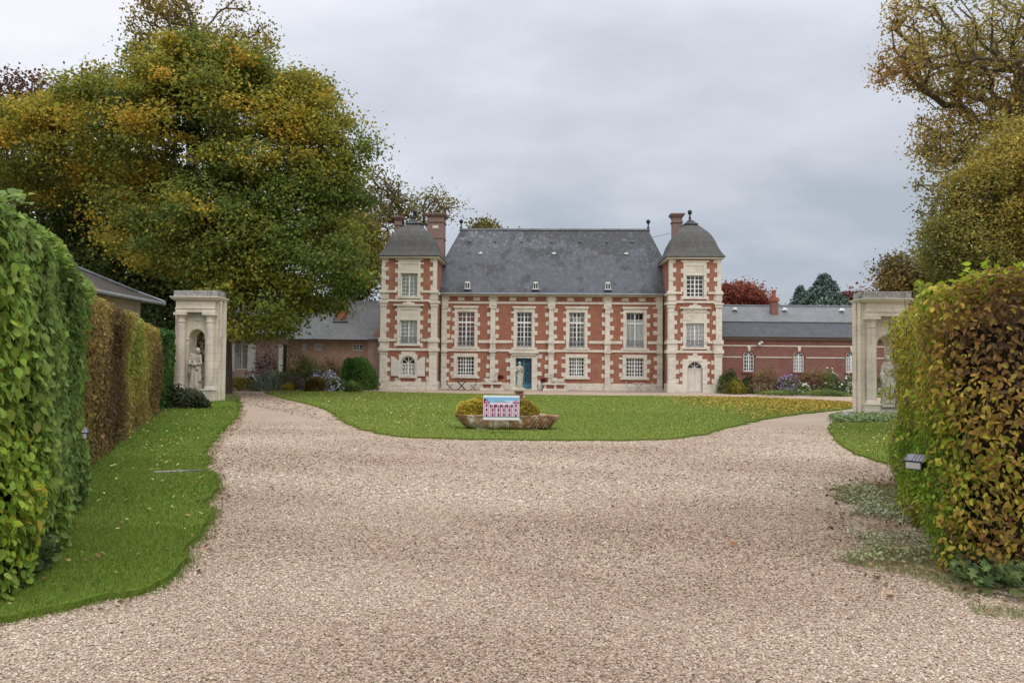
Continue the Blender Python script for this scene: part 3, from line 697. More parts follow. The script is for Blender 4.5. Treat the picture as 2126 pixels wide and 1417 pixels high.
b = MB(); b.tube([(7.05, 3.2, 10.80), (7.9, .9, 10.70)], .02, 5); b.build('tie_rod', M['lead'], CH)

# ------------------------------------------------------------------ side wings
WL = empty('brick_outbuilding', (0, 52.0, 0), 0, label='low faded brick outbuilding with slate roof left of the chateau, behind the flower bed', cat='outbuilding')
ul = lambda u, Y=52.0: at(u, 750, Y).x
xa, xb, xc = ul(380), ul(598), ul(788)
wx0, wx1 = ul(489), ul(514)
s0x, s0z = ul(652), at(652, 725, 52).z
small = [(ul(u0), ul(u1), 2.56, 2.98) for u0, u1 in ((652, 670), (731, 753), (626, 638))]
b = MB(); wall_holes(b, xa, xb, 0, 3.62, 0, .35, [(wx0, wx1, 1.2, 2.95), (ul(579), ul(600) - .15, .2, 2.9)]); b.box(xa, xb, 6.2, 6.5, 0, 3.6); b.box(xa, xa + .3, .35, 6.2, 0, 3.6)
wl = b.build('wall', M['brickpink'], WL); wl['label'] = 'faded pink brick wall with white shutters'
b = MB(); b.box(xa, wx0 - .6, -.05, 0, 3.02, 3.14); b.box(wx0 - .6, xb, -.05, 0, 3.03, 3.13)
n = 8; cxw = (wx0 + wx1) / 2
b.build('string_course', M['brickpink'], wl)
b = MB(); wall_holes(b, xb, xc, 0, 3.3, 0, .35, small); b.box(xb, xc, 6.2, 6.5, 0, 3.3); wl2 = b.build('wall', M['bricktan'], WL)
b = MB(); b.prism([(xc - .75, 0), (xc + .3, 0), (xc + .3, 4.3), (xc - .02, 4.1), (xc - .75, 3.32)], -.12, .3); b.build('gable_wall', M['brickpink'], WL)
b = MB()
for a, c, ze_, zr_, yo in ((xa - .3, xb, 3.58, 5.9, 0), (xb + .002, xc + .2, 3.28, 6.1, 0)):
    b.prism([(-.38, ze_), (-.38, ze_ + .06), (3.3, zr_ + .06), (7.0, ze_ + .06), (7.0, ze_), (3.3, zr_)], a, c, axis='x')
rf = b.build('roof', M['slate_light'], WL)
b = MB(); b.box(xa - .3, xc + .2, 3.2, 3.4, 6.1, 6.2); b.build('ridge_cap', M['lead'], rf)
b = MB(); b.tube([(xa - .3, -.42, 3.6), (xb, -.42, 3.6)], .055, 6); b.tube([(xb, -.42, 3.3), (xc - .7, -.42, 3.3)], .055, 6); b.build('gutter', M['lead'], rf)
cxx = ul(711, 54); b = MB(); b.box(cxx - .36, cxx + .36, 1.3, 2.0, 4.0, 6.3); ch = b.build('chimney', M['brickorange'], rf)
b = MB(); b.box(cxx - .42, cxx + .42, 1.22, 2.08, 6.3, 6.42); b.box(cxx - .5, cxx + .5, 1.05, 1.3, 4.55, 4.72); b.build('chimney_cap', M['lead'], ch)
casement(WL, wx0, wx1, 1.2, 2.95, .08, 4, 5, curtain='curtain', bar=.03)
for s, x in ((-1, wx0), (1, wx1)):
    d = MB(); x0_, x1_ = sorted((x + s * .03, x + s * .55)); d.box(x0_, x1_, -.09, -.04, 1.1, 2.95)
    for z in (1.25, 2.0, 2.75): d.box(x0_ + .02, x1_ - .02, -.105, -.09, z, z + .07)
    d.build('shutter', M['white'], WL)
d = MB(); d.box(ul(579), ul(588), -.1, -.04, .3, 2.9); d.box(ul(579) + .02, ul(588) - .02, -.115, -.1, 1.5, 1.6); d.build('shutter', M['white'], WL)
for x0_, x1_, z0_, z1_ in small:
    casement(WL, x0_, x1_, z0_, z1_, .1, 3, 2, bar=.05, split=False)

WR = empty('brick_wing', (0, 50.2, 0), 0, label='long plum brick wing with arched windows and two-pitch slate roof right of the chateau', cat='wing')
ur = lambda u, Y=50.2: at(u, 750, Y).x
xa, xb = ur(1496), ur(2010)
wins = [ur(1555), ur(1659), ur(1768), ur(1876)]
hs = [(x - .36, x + .36, 1.38, 2.76) for x in wins]
b = MB(); wall_holes(b, xa, xb, 0, 3.6, 0, .35, hs); b.box(xa, xb, 6.5, 6.8, 0, 3.6); b.box(xb - .3, xb, .35, 6.5, 0, 3.6)
for x in wins: arch_fill(b, x - .36, x + .36, 2.4, 2.76, x, .36, 2.4, .0, .35)
wr = b.build('wall', M['brickwing'], WR)
b = MB(); b.box(xa, xb, -.06, 0, .0, .62); b.build('plinth', M['stone'], wr)
b = MB(); b.box(xa, xb, -.03, 0, 3.02, 3.10)
xs = xa
for x in wins: b.box(xs, x - .46, -.03, 0, 2.28, 2.35); xs = x + .46
b.box(xs, xb, -.03, 0, 2.28, 2.35)
for x in wins: b.prism([(x - .07, 2.72), (x + .07, 2.72), (x + .11, 3.02), (x - .11, 3.02)], -.07, 0)
b.build('string_course', M['stone'], wr)
b = MB()
for x in wins:
    n = 12
    for i in range(n):
        t0, t1 = math.pi * i / n, math.pi * (i + 1) / n
        b.prism([(x + .36 * math.cos(t0), 2.4 + .36 * math.sin(t0)), (x + .47 * math.cos(t0), 2.4 + .47 * math.sin(t0)), (x + .47 * math.cos(t1), 2.4 + .47 * math.sin(t1)), (x + .36 * math.cos(t1), 2.4 + .36 * math.sin(t1))], -.02, 0)
b.build('brick_arch', M['terracotta'], wr)
b = MB(); b.box(xa, xb, -.12, 0, 3.42, 3.5); b.box(xa, xb, -.2, 0, 3.5, 3.62); b.build('cornice', M['brickdull'], wr)
for i, x in enumerate(wins):
    casement(WR, x - .34, x + .34, 1.38, 2.74, .09, 4, 4, arch=True, bar=.035, curtain='curtain' if i else None)
    b = MB(); b.box(x - .48, x + .48, -.09, .1, 1.27, 1.38); b.build('sill', M['brickwing'], WR)
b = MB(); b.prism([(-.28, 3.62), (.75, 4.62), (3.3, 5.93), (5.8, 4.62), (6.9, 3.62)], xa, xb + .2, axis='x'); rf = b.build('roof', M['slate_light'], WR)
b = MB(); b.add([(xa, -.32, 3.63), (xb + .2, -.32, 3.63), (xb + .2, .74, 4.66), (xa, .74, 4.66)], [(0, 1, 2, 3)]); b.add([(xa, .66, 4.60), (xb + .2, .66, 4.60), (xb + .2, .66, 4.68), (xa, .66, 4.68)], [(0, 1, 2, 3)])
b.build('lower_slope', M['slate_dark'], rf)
b = MB(); b.box(xa, xb + .2, 3.2, 3.4, 5.91, 6.0); b.build('ridge_cap', M['lead'], rf)
for u in (1528, 1632, 1751):
    x = ur(u, 52.4); z = 5.62; y = .75 + (z - 4.62) / 1.5 * 2.55
    b = MB(); b.prism([(x - .17, z - .04), (x + .17, z - .04), (x + .03, z + .12), (x - .03, z + .12)], y - .22, y + .1); b.build('roof_vent', M['curtain'], rf)
def wchim(u, v0, v1, Y, wd, pot=True):
    x = ur(u, Y); z1 = at(u, v1, Y).z; y = Y - 50.2
    b = MB(); b.box(x - wd / 2, x + wd / 2, y - .2, y + .2, 4.8, z1 - .7); c = b.build('chimney', M['brickwing'], rf)
    b = MB(); b.box(x - wd / 2 - .07, x + wd / 2 + .07, y - .27, y + .27, z1 - .8, z1 - .68); b.box(x - wd / 2 - .03, x + wd / 2 + .03, y - .23, y + .23, z1 - .68, z1 - .55)
    b.lathe([(.15, z1 - .55), (.12, z1 - .2), (.17, z1 - .12), (.15, z1 - .05), (.06, z1)], (x, y), 12); b.build('chimney_pot', M['terracotta'], c)
wchim(1607, 640, 601, 52.3, .45); wchim(1803, 640, 603, 52.9, .34)
x = ur(1577); b = MB(); b.box(x - .06, x + .06, -.12, 0, 3.18, 3.3); b.ell((x + .07, -.2, 3.28), (.1, .1, .08), 10); b.ell((x - .07, -.2, 3.16), (.1, .1, .09), 10); b.build('security_light', M['white'], wr)

# cottage behind the left hedge
M['slate_brown'] = slate_mat('brown_slate', (.055, .042, .035), (.08, .065, .055), (.075, .065, .05), (.045, .04, .03), .5)
CT = empty('cottage', (-9.9, 25, 0), 0, label='cream walled cottage with low slate roof and gutter behind the left hedge', cat='cottage')
A = at(345, 632, 27); B = at(180, 553, 18.2)
def loc(p): return (p.x + 9.9, p.y - 25, p.z)
# eave runs from far corner A2 to near corner; ridge behind it
e1 = at(342, 628, 30); e0 = at(150, 590, 19); r1 = at(285, 607, 32.5); r0 = at(130, 545, 22)
b = MB(); P4 = [loc(p) for p in (e0, e1, r1, r0)]
b.add(P4 + [(p[0], p[1], p[2] - .12) for p in P4], [(0, 1, 2, 3), (7, 6, 5, 4), (0, 4, 5, 1), (1, 5, 6, 2), (2, 6, 7, 3), (3, 7, 4, 0)])
rf = b.build('roof', M['slate_brown'], CT)
b = MB(); b.tube([(P4[0][0], P4[0][1], P4[0][2] - .06), (P4[1][0], P4[1][1], P4[1][2] - .06)], .06, 8); b.build('gutter', M['lead'], rf)
b = MB(); b.tube([(P4[1][0], P4[1][1], P4[1][2] + .03), (P4[2][0], P4[2][1], P4[2][2] + .03), (P4[3][0], P4[3][1], P4[3][2] + .03)], .05, 6); b.build('ridge_cap', M['lead'], rf)
d = Vector(P4[1]) - Vector(P4[0]); nrm = Vector((-d.y, d.x, 0)).normalized()
if nrm.x > 0: nrm = -nrm
w0 = Vector(P4[0]) + nrm * .35 ; w1 = Vector(P4[1]) + nrm * .35 - d.normalized() * 2.4
b = MB(); th = nrm * 3
b.add([(w0.x, w0.y, 0), (w1.x, w1.y, 0), (w1.x + th.x, w1.y + th.y, 0), (w0.x + th.x, w0.y + th.y, 0), (w0.x, w0.y, w0.z - .1), (w1.x, w1.y, w1.z - .08), (w1.x + th.x, w1.y + th.y, w1.z - .08), (w0.x + th.x, w0.y + th.y, w0.z - .1)],
      [(0, 3, 2, 1), (4, 5, 6, 7), (0, 1, 5, 4), (1, 2, 6, 5), (2, 3, 7, 6), (3, 0, 4, 7)])
M['render'] = layered('cream_render', (.42, .35, .26), [(1.5, (.33, .28, .21), .45, .7)], .95)
b.build('wall', M['render'], CT)
# ------------------------------------------------------------------ stone portals with niches
def make_portal(loc):
    PT = empty('stone_portal', loc, 0, label='x', cat='portal', group='carved stone portals flanking the drive')
    D = .85
    b = MB(); hw = .91
    arch_fill(b, -hw, hw, 0, 3.4, 0, .34, 2.42, .0, D)
    for s in (-1, 1): pass
    # solid below springing is open (passage); jambs come from arch_fill side boxes
    wall = b.build('wall', M['portal'], PT)
    b = MB()
    for s in (-1, 1):
        x0_, x1_ = sorted((s * .34, s * .52)); b.box(x0_ - (.03 if s < 0 else -.0), x1_ + (.03 if s > 0 else 0), -.05, 0, 2.36, 2.44)
    n = 16
    for i in range(n):
        t0, t1 = math.pi * i / n, math.pi * (i + 1) / n; r0_, r1_ = .34, .46
        b.prism([(r0_ * math.cos(t0), 2.44 + r0_ * math.sin(t0)), (r1_ * math.cos(t0), 2.44 + r1_ * math.sin(t0)), (r1_ * math.cos(t1), 2.44 + r1_ * math.sin(t1)), (r0_ * math.cos(t1), 2.44 + r0_ * math.sin(t1))], -.035, 0)
    b.box(-.16, .16, -.03, 0, 3.12, 3.2)
    b.build('arch_moulding', M['portal'], PT)
    for s in (-1, 1):
        b = MB(); x = s * .61
        b.box(x - .26, x + .26, -.36, 0, 0, .40); b.box(x - .29, x + .29, -.39, 0, .40, .46)
        c = b.build('pedestal', M['portal'], PT)
        b = MB()
        b.lathe([(.215, .46), (.22, .50), (.20, .54), (.185, .58), (.188, 1.4), (.178, 2.2), (.165, 3.02), (.19, 3.05), (.19, 3.08), (.168, 3.10), (.168, 3.22), (.2, 3.26), (.235, 3.32)], (x, -.14), 20)
        b.box(x - .27, x + .27, -.40, 0, 3.32, 3.42)
        b.build('column', M['portal'], PT, smooth=False)
        b = MB(); xo = sorted((s * .91, s * .97)); b.box(xo[0], xo[1], .05, .3, 0, 3.9); b.box(xo[0], xo[1], .5, D, 0, 3.95); b.build('pier', M['portal'], PT)
    b = MB(); b.box(-.84, .84, -.30, 0, 3.42, 3.56); b.box(-.86, .86, -.33, 0, 3.56, 3.60); b.box(-.82, .82, -.27, 0, 3.60, 3.88); b.box(-.90, .90, .001, D - .001, 3.4, 3.88)
    b.build('entablature', M['portal'], PT)
    b = MB(); b.box(-.92, .92, -.35, D, 3.88, 3.93); b.box(-1.0, 1.0, -.43, D + .06, 3.93, 3.99); b.box(-1.04, 1.04, -.48, D + .1, 3.99, 4.03); b.build('cornice', M['portal'], PT)
    b = MB(); xs = [-.93, -.42, .12, .52, .93]
    for a, c in zip(xs, xs[1:]): b.box(a + .004, c - .004, -.28 + random.uniform(-.01, .01), D, 4.032, 4.27 + random.uniform(-.012, .012))
    o = b.build('blocking_course', M['stone_dark'], PT)
    b = MB(); b.box(-.33, .33, -.36, .8, 0, .30); b.box(-.34, .34, -.38, .8, .30, .34); b.build('step', M['portal'], PT)
    return PT
for m_ in ():
    pass
PL = make_portal((at(408, 750, 28.5).x, 28.5, 0)); PL['label'] = 'pale stone portal at the end of the left hedge, a bush at its foot'
PR = dup(PL, (at(1838, 750, 26.4).x, 26.4, 0)); PR['label'] = 'pale stone portal with columns partly hidden by the yellow right hedge'
PL.scale = (.86, .80, .95); PL.location.z = .24; PR.scale = (.86, .80, 1)
for P_ in (PL, PR):
    for c in P_.children:
        if c.type == 'MESH' and not any(md.type == 'BEVEL' for md in c.modifiers) and c.name.split('.')[0] not in ('column',):
            bv = c.modifiers.new('bevel', 'BEVEL'); bv.width = .012; bv.segments = 1; bv.limit_method = 'ANGLE'

# ------------------------------------------------------------------ statues (draped figures, one continuous surface)
def capsule(b, p, q, r0, r1, n=10):
    p, q = Vector(p), Vector(q); b.tube([p, p.lerp(q, .5), q], [r0, (r0 + r1) / 2, r1], n); b.ell(p, (r0,) * 3, n); b.ell(q, (r1,) * 3, n)
def hand(b, w_, d, side, r=.011):
    """palm and five fingers from wrist w_ along direction d"""
    w_, d = Vector(w_), Vector(d).normalized(); s = d.cross(Vector((0, 1, 0))); s = Vector((1, 0, 0)) if s.length < .2 else s.normalized()
    capsule(b, w_, w_ + d * .035, .018, .02, 8)
    for i, L in enumerate((.045, .055, .05, .038)):
        o_ = w_ + d * .045 + s * (i - 1.5) * .012; b.tube([o_, o_ + d * L * .5, o_ + d * L * .8 + Vector((0, .012, 0))], [.007, .0065, .005], 6)
    o_ = w_ + d * .02 - s * side * .02; b.tube([o_, o_ + d * .02 - s * side * .018, o_ + d * .04 - s * side * .02], [.008, .007, .005], 6)
def figure(name, pose, voxel):
    b = MB()
    fold = lambda z: max(0, min(.10, (.62 - z) * .22))
    lean = pose.get('lean', 0)
    L = lambda z: (z - .5) * lean if z > .5 else 0
    hem = pose.get('hem', .125); wst = .072
    prof = [(.03, hem, hem * .85, 0, 0), (.06, hem * .97, hem * .83, 0, 0), (.2, hem * .86, hem * .76, .004, 0), (.35, .094, .084, .006, 0), (.46, .094, .082, .004, 0), (.53, .092, .074, .002, 0), (.60, wst, .058, 0, 0),
            (.68, .082, .064, 0, 0), (.745, .092, .068, 0, 0), (.79, .098, .056, 0, 0), (.82, .082, .046, 0, 0), (.84, .04, .036, 0, 0), (.88, .03, .032, 0, 0)]
    b.oval([(z, rx, ry, cx_ + L(z), cy_ - abs(L(z)) * pose.get('stoop', 0)) for z, rx, ry, cx_, cy_ in prof], 48, fold=9, amp=fold)
    hx, hy = L(.92) + pose.get('hx', 0), pose.get('hy', -.01)
    hz = .915 + pose.get('hz', 0)
    b.ell((hx, hy, hz), (.043, .052, .060), 16)
    fd = pose.get('face', (0, -1)); fv = Vector((fd[0], fd[1], 0)).normalized(); sv = Vector((-fv.y, fv.x, 0))
    fc = Vector((hx, hy, hz)) + fv * .046
    b.ell(fc + Vector((0, 0, -.005)), (.010, .010, .018), 8); b.ell(fc + Vector((0, 0, -.034)) - fv * .008, (.015, .013, .010), 8); b.ell(fc + Vector((0, 0, .016)) - fv * .004 + sv * .014, (.012, .009, .006), 8); b.ell(fc + Vector((0, 0, .016)) - fv * .004 - sv * .014, (.012, .009, .006), 8)
    for s in (-1, 1): b.ell(Vector((hx, hy, hz - .004)) + sv * s * .044, (.010, .010, .017), 8)
    if pose.get('veil'):
        b.ell((hx - fv.x * .012, hy - fv.y * .012, hz + .012), (.056, .058, .066), 16)
        b.tube([(hx - fv.x * .02, hy - fv.y * .02, hz), (L(.82) * 1.0, .02, .84), (L(.7), .03, .70)], [.056, .085, .095], 16)
    else:
        b.ell((hx - fv.x * .014, hy - fv.y * .014, hz + .016), (.049, .052, .055), 14); b.ell((hx - fv.x * .055, hy - fv.y * .055, hz + .012), (.026, .026, .026), 10)
    for s, (sh, el, wr, hd) in pose['arms'].items():
        capsule(b, sh, el, .030, .024); capsule(b, el, wr, .024, .017); hand(b, wr, hd, s)
    for p, q, r0, r1 in pose.get('drape', []): capsule(b, p, q, r0, r1)
    b.box(-.15, .15, -.13, .13, 0, .035)
    o = b.build(name, M['statue'], smooth=True)
    r_ = o.modifiers.new('remesh', 'REMESH'); r_.mode = 'VOXEL'; r_.voxel_size = voxel; r_.use_smooth_shade = True
    sm = o.modifiers.new('smooth', 'SMOOTH'); sm.factor = .5; sm.iterations = 2
    return o
pose_c = dict(lean=.03, hx=-.01, face=(-.2, -1), hem=.115, arms={-1: ((-.098, -.005, .775), (-.135, -.03, .62), (-.055, -.085, .66), (.6, -.3, .5)), 1: ((.10, 0, .775), (.13, .0, .60), (.115, -.03, .46), (0, -.1, -1))},
              drape=[((.09, -.02, .50), (-.08, -.05, .44), .028, .03), ((.10, 0, .5), (.10, -.02, .2), .03, .03), ((-.02, -.07, .42), (-.03, -.08, .12), .03, .04), ((.04, -.07, .40), (.05, -.075, .1), .025, .03)])
pose_l = dict(lean=.05, stoop=.6, hx=.045, hy=-.055, hz=-.03, face=(1, -.55), hem=.14, arms={-1: ((-.095, -.01, .77), (-.11, -.08, .60), (.02, -.13, .60), (1, -.1, .1)), 1: ((.10, -.02, .77), (.135, -.07, .61), (.05, -.135, .585), (-.6, -.3, .1))},
              drape=[((-.09, -.02, .80), (.06, -.07, .50), .035, .04), ((-.10, -.02, .72), (-.12, -.03, .42), .05, .05), ((.09, -.04, .58), (.10, -.05, .25), .04, .05), ((-.02, -.08, .5), (-.05, -.09, .1), .04, .05), ((.03, -.09, .42), (.04, -.1, .1), .03, .035)])
pose_r = dict(lean=-.02, face=(-.35, -1), veil=True, hem=.13, arms={-1: ((-.10, -.01, .77), (-.145, -.04, .60), (-.13, -.09, .49), (.1, -.2, -1)), 1: ((.10, 0, .77), (.14, -.01, .60), (.135, -.04, .47), (0, -.1, -1))},
              drape=[((-.12, -.03, .62), (-.10, -.06, .36), .05, .035), ((.11, .01, .72), (.13, 0, .35), .035, .03), ((.02, -.08, .62), (-.06, -.09, .38), .03, .035), ((-.05, -.08, .4), (-.06, -.09, .08), .03, .035), ((.05, -.08, .42), (.05, -.09, .08), .03, .035)])
Yc = 26.0; pc = at(1078, 806, Yc)
st = figure('statue', pose_c, .007); st.location = (pc.x, Yc, pc.z); st.scale = (.92,) * 3
tag(st, 'small stone statue of a draped woman on a brick pedestal before the blue door', 'statue')
PD = empty('pedestal', (pc.x, Yc, 0), 0, label='slim brick and stone pedestal under the small statue behind the trough', cat='pedestal')
b = MB(); b.box(-.13, .13, -.13, .13, .12, pc.z - .09); b.build('shaft', M['brickwing'], PD)
b = MB(); b.box(-.2, .2, -.2, .2, .0, .12); b.build('base', M['portal'], PD)
b = MB(); b.box(-.17, .17, -.17, .17, pc.z - .09, pc.z - .05); b.box(-.2, .2, -.2, .2, pc.z - .05, pc.z - .001); b.build('cap', M['portal'], PD)
b = MB()
for s in (-1, 1): b.tube([(s * .13, -.1, pc.z - .10), (s * .2, -.1, pc.z - .16), (s * .18, -.1, pc.z - .26), (s * .13, -.1, pc.z - .3)], .025, 6)
b.build('scroll', M['portal'], PD)
lp = PL.location; st = figure('statue', pose_l, .007); st.location = (lp.x + .02, lp.y - .10, .24 + .34 * .95); st.scale = (1.72,) * 3
tag(st, 'weathered stone statue of a stooping robed figure in the arch of the left portal', 'statue')
rp = PR.location; st = figure('statue', pose_r, .007); st.location = (rp.x + .01, rp.y - .14, .34); st.scale = (1.78,) * 3
tag(st, 'pale stone statue of a veiled woman in the arch of the right portal', 'statue')

# ------------------------------------------------------------------ sphinxes by the door
def sphinx(x, y, flip, label, lab2):
    th = R(-2.3); off = Vector((x, y, 0)); off.rotate(Euler((0, 0, th))); base = CH.location + off
    PDD = empty('plinth', base, th, label=lab2, cat='plinth', group='low plinths beside the door')
    b = MB(); b.box(-.8, .8, -.3, .3, 0, .14); b.box(-.72, -.58, -.24, .24, .14, .40); b.box(.58, .72, -.24, .24, .14, .40); b.box(-.07, .07, -.24, .24, .14, .40); b.box(-.82, .82, -.32, .32, .40, .47); b.build('stone_frame', M['stone'], PDD)
    b = MB(); b.box(-.58, -.07, -.2, .2, .14, .40); b.box(.07, .58, -.2, .2, .14, .40); b.build('brick_panel', M['brick'], PDD)
    b = MB(); s = flip
    b.ell((-s * .12, 0, .17), (.42, .15, .15), 14); b.ell((-s * .42, 0, .17), (.2, .17, .17), 12)
    capsule(b, (s * .18, 0, .2), (s * .26, 0, .42), .14, .10); b.ell((s * .28, 0, .56), (.085, .075, .10), 14); b.ell((s * .24, 0, .57), (.10, .10, .12), 12)
    b.ell((s * .365, 0, .55), (.02, .015, .025), 8); b.ell((s * .345, 0, .50), (.02, .03, .012), 8)
    for yy in (-.09, .09):
        capsule(b, (s * .28, yy, .2), (s * .30, yy, .06), .06, .05); capsule(b, (s * .30, yy, .045), (s * .60, yy, .045), .05, .045)
        capsule(b, (-s * .42, yy * 1.5, .12), (-s * .18, yy * 1.7, .06), .08, .05); capsule(b, (-s * .3, yy * 1.7, .04), (-s * .02, yy * 1.7, .04), .04, .04)
    b.tube([(-s * .58, 0, .1), (-s * .68, -.05, .05), (-s * .6, -.16, .04), (-s * .4, -.2, .05)], .028, 8)
    b.box(-.70, .70, -.2, .2, 0, .035)
    o = b.build('sphinx_statue', M['statue'], smooth=True, loc=(base.x, base.y, .472)); o.rotation_euler = (0, 0, th)
    r_ = o.modifiers.new('remesh', 'REMESH'); r_.mode = 'VOXEL'; r_.voxel_size = .014; r_.use_smooth_shade = True
    tag(o, label, 'sphinx', 'reclining stone sphinxes beside the door'); return o
sphinx(-4.0, -.75, 1, 'reclining stone sphinx on the low plinth left of the blue door', 'brick panelled stone plinth under the sphinx left of the blue door')
sphinx(.15, -.75, -1, 'reclining stone sphinx on the low plinth right of the blue door', 'brick panelled stone plinth under the sphinx right of the blue door')

# ------------------------------------------------------------------ garden furniture
def table(x, y, metal, name, label, cat):
    th = R(-2.3); off = Vector((x, y, 0)); off.rotate(Euler((0, 0, th))); T = empty(name, CH.location + off, th, label=label, cat=cat); T.scale = (.9, .9, .78)
    b = MB(); b.box(-.4, .4, -.3, .3, .71, .735); b.build('tabletop', M[metal], T)
    for yy in (-.22, .22):
        b = MB(); b.tube([(-.3, yy, .0), (.3, yy, .71)], .024, 6); b.build('leg', M[metal], T); b = MB(); b.tube([(.3, yy + .05, .0), (-.3, yy + .05, .71)], .024, 6); b.build('leg', M[metal], T)
    return T
def chair(x, y, rz, metal, label, grp=None):
    th = R(-2.3); off = Vector((x, y, 0)); off.rotate(Euler((0, 0, th))); T = empty('garden_chair', CH.location + off, rz, label=label, cat='chair', group=grp); T.scale = (.85, .85, .72)
    b = MB()
    for k in range(6): b.box(-.2, .2, -.2 + k * .068, -.15 + k * .068, .44, .455)
    b.build('seat', M[metal], T)
    b = MB()
    for xx in (-.2, .2): b.tube([(xx, .2, .4), (xx, .27, .86)], .02, 6)
    for z in (.62, .70, .78, .85): b.box(-.2, .2, .2 + (z - .4) * .15, .215 + (z - .4) * .15, z, z + .04)
    b.build('backrest', M[metal], T)
    for xx in (-.2, .2):
        b = MB(); b.tube([(xx, -.22, 0), (xx, .2, .46)], .02, 6); b.build('leg', M[metal], T); b = MB(); b.tube([(xx * .93, .24, 0), (xx * .93, -.2, .46)], .02, 6); b.build('leg', M[metal], T)
    return T
G1 = 'dark folding chairs at the cross-legged table'
table(-6.0, -1.0, 'iron', 'bistro_table', 'dark metal cross-legged table below the left ground floor window', 'table')
chair(-6.75, -1.0, R(90), 'iron', 'dark folding chair at the left end of the dark table by the tower', G1)
chair(-5.25, -1.0, R(-90), 'iron', 'dark folding chair at the right end of the dark table, nearer the sphinx', G1)
table(5.6, -.9, 'pale_iron', 'garden_table', 'pale ornate metal table below the right ground floor window', 'table')
chair(5.0, -.9, R(75), 'pale_iron', 'pale metal garden chair left of the pale table', 'pale metal garden chairs')
chair(6.25, -.9, R(-80), 'pale_iron', 'pale metal garden chair right of the pale table, beside the drainpipe', 'pale metal garden chairs')

# ------------------------------------------------------------------ stone trough
YT = 19.7; tx = at(1053, 880, YT).x
TR = empty('stone_trough', (tx, YT, -.145), 0, label='long mossy carved stone trough with rounded ends on two blocks, on the lawn', cat='trough')
def stadium(hx, hy, n=28, p=3.2):
    out = []
    for i in range(n):
        t = 2 * math.pi * i / n; c_, s_ = math.cos(t), math.sin(t)
        out.append((hx * math.copysign(abs(c_) ** (2 / p), c_), hy * math.copysign(abs(s_) ** (2 / p), s_)))
    return out
b = MB(); rs = []
prof = [(.21, .55, .62), (.195, .9, .8), (.26, .93, .9), (.34, .97, .96), (.43, .99, .99), (.505, 1.0, 1.0), (.53, 1.015, 1.03), (.545, 1.0, 1.01), (.545, .92, .80), (.40, .88, .75)]
hx_ = 1.33
def thx(z): return hx_ * (.74 + .26 * min(1, max(0, (z - .19) / .30)) ** .6)
for z, kx, ky in prof:
    sx = thx(z) if kx > .89 else hx_ * kx * .8
    if kx in (.92, .88): sx = hx_ * kx
    rs.append([(x, y, z + .012 * math.sin(x * 9)) for x, y in stadium(sx, .40 * ky)])
b.rings(rs); bs = b.build('basin', M['trough'], TR, smooth=False)
ss = bs.modifiers.new('subsurf', 'SUBSURF'); ss.levels = 2; ss.render_levels = 2
tx_ = bpy.data.textures.new('rough', 'CLOUDS'); tx_.noise_scale = .12
dm = bs.modifiers.new('displace', 'DISPLACE'); dm.texture = tx_; dm.strength = .035; dm.mid_level = .5
b = MB()   # carved diagonal flutes on the right end
for k in range(7):
    x0_ = .72 + k * .085; pts = []
    for j in range(7):
        t = j / 6; z = .24 + .27 * t; x = x0_ - .16 + .20 * t
        lim = thx(z); xx = min(x, lim - .01); yy = -.40 * (max(0, 1 - (abs(xx) / lim) ** 3.2)) ** (1 / 3.2) - .002
        pts.append((xx, yy, z))
    b.tube(pts, .016, 6)
b.build('carving', M['trough'], TR)
b = MB(); b.ell((.72, -.40, .50), (.055, .02, .02), 10); b.build('mark', M['trough'], TR) if False else None
for s in (-1, 1):
    b = MB(); b.prism([(s * .52, .0), (s * .98, .0), (s * .90, .10), (s * .72, .24), (s * .45, .24)], -.28, .28); o = b.build('foot_block', M['portal'], TR)
b = MB(); b.box(-1.18, 1.18, -.3, .3, .41, .47); b.build('soil', M['soil'], TR)

TR.scale = (1, 1, 1)
# ------------------------------------------------------------------ picture board on its stake frame
YS = 18.2; pA, pB = at(1003.5, 820, YS), at(1078, 871.5, YS)
cxs = (pA.x + pB.x) / 2; W2 = (pB.x - pA.x) / 2; z1, z0 = pA.z, pB.z
SG = empty('picture_board', (cxs, YS, 0), R(-2), label='white bordered picture of a pink chateau on a thin metal stand before the trough', cat='sign')
def flat(name, c, r=.5): return layered(name, c, [], r, None)
b = MB(); b.box(-W2, W2, 0, .012, z0, z1); b.build('board', flat('board_white', (.78, .79, .84)), SG)
pal = [flat('print_sky', (.22, .48, .72)), flat('print_pale_sky', (.55, .70, .82)), flat('print_pink', (.62, .22, .36)), flat('print_light', (.74, .60, .70)), flat('print_dark', (.03, .015, .04)), flat('print_maroon', (.16, .015, .06)), flat('print_grey', (.22, .26, .33)), flat('print_tree', (.02, .02, .03))]
b = MB(); H = z1 - z0; X = lambda f: -W2 + f * 2 * W2; Z = lambda f: z0 + f * H
def q(x0_, x1_, z0_, z1_, m, lay): b.box(X(x0_), X(x1_), -.0012 * lay, -.0012 * (lay - 1) - .0001, Z(z0_), Z(z1_), m)
def arch_q(x0_, x1_, z0_, z1_, m, lay):
    cx_ = (x0_ + x1_) / 2; b.prism([(X(x0_), Z(z0_)), (X(x1_), Z(z0_)), (X(x1_), Z(z1_ - .05)), (X(cx_), Z(z1_)), (X(x0_), Z(z1_ - .05))], -.0012 * lay, -.0012 * (lay - 1) - .0001, m=m)
q(.01, .99, .12, .92, 1, 1); q(.01, .6, .72, .92, 0, 2); q(.6, .99, .80, .92, 0, 2)
b.prism([(X(.24), Z(.60)), (X(.30), Z(.74)), (X(.72), Z(.74)), (X(.78), Z(.60))], -.0024, -.0013, m=3)
q(.30, .72, .72, .745, 6, 3)
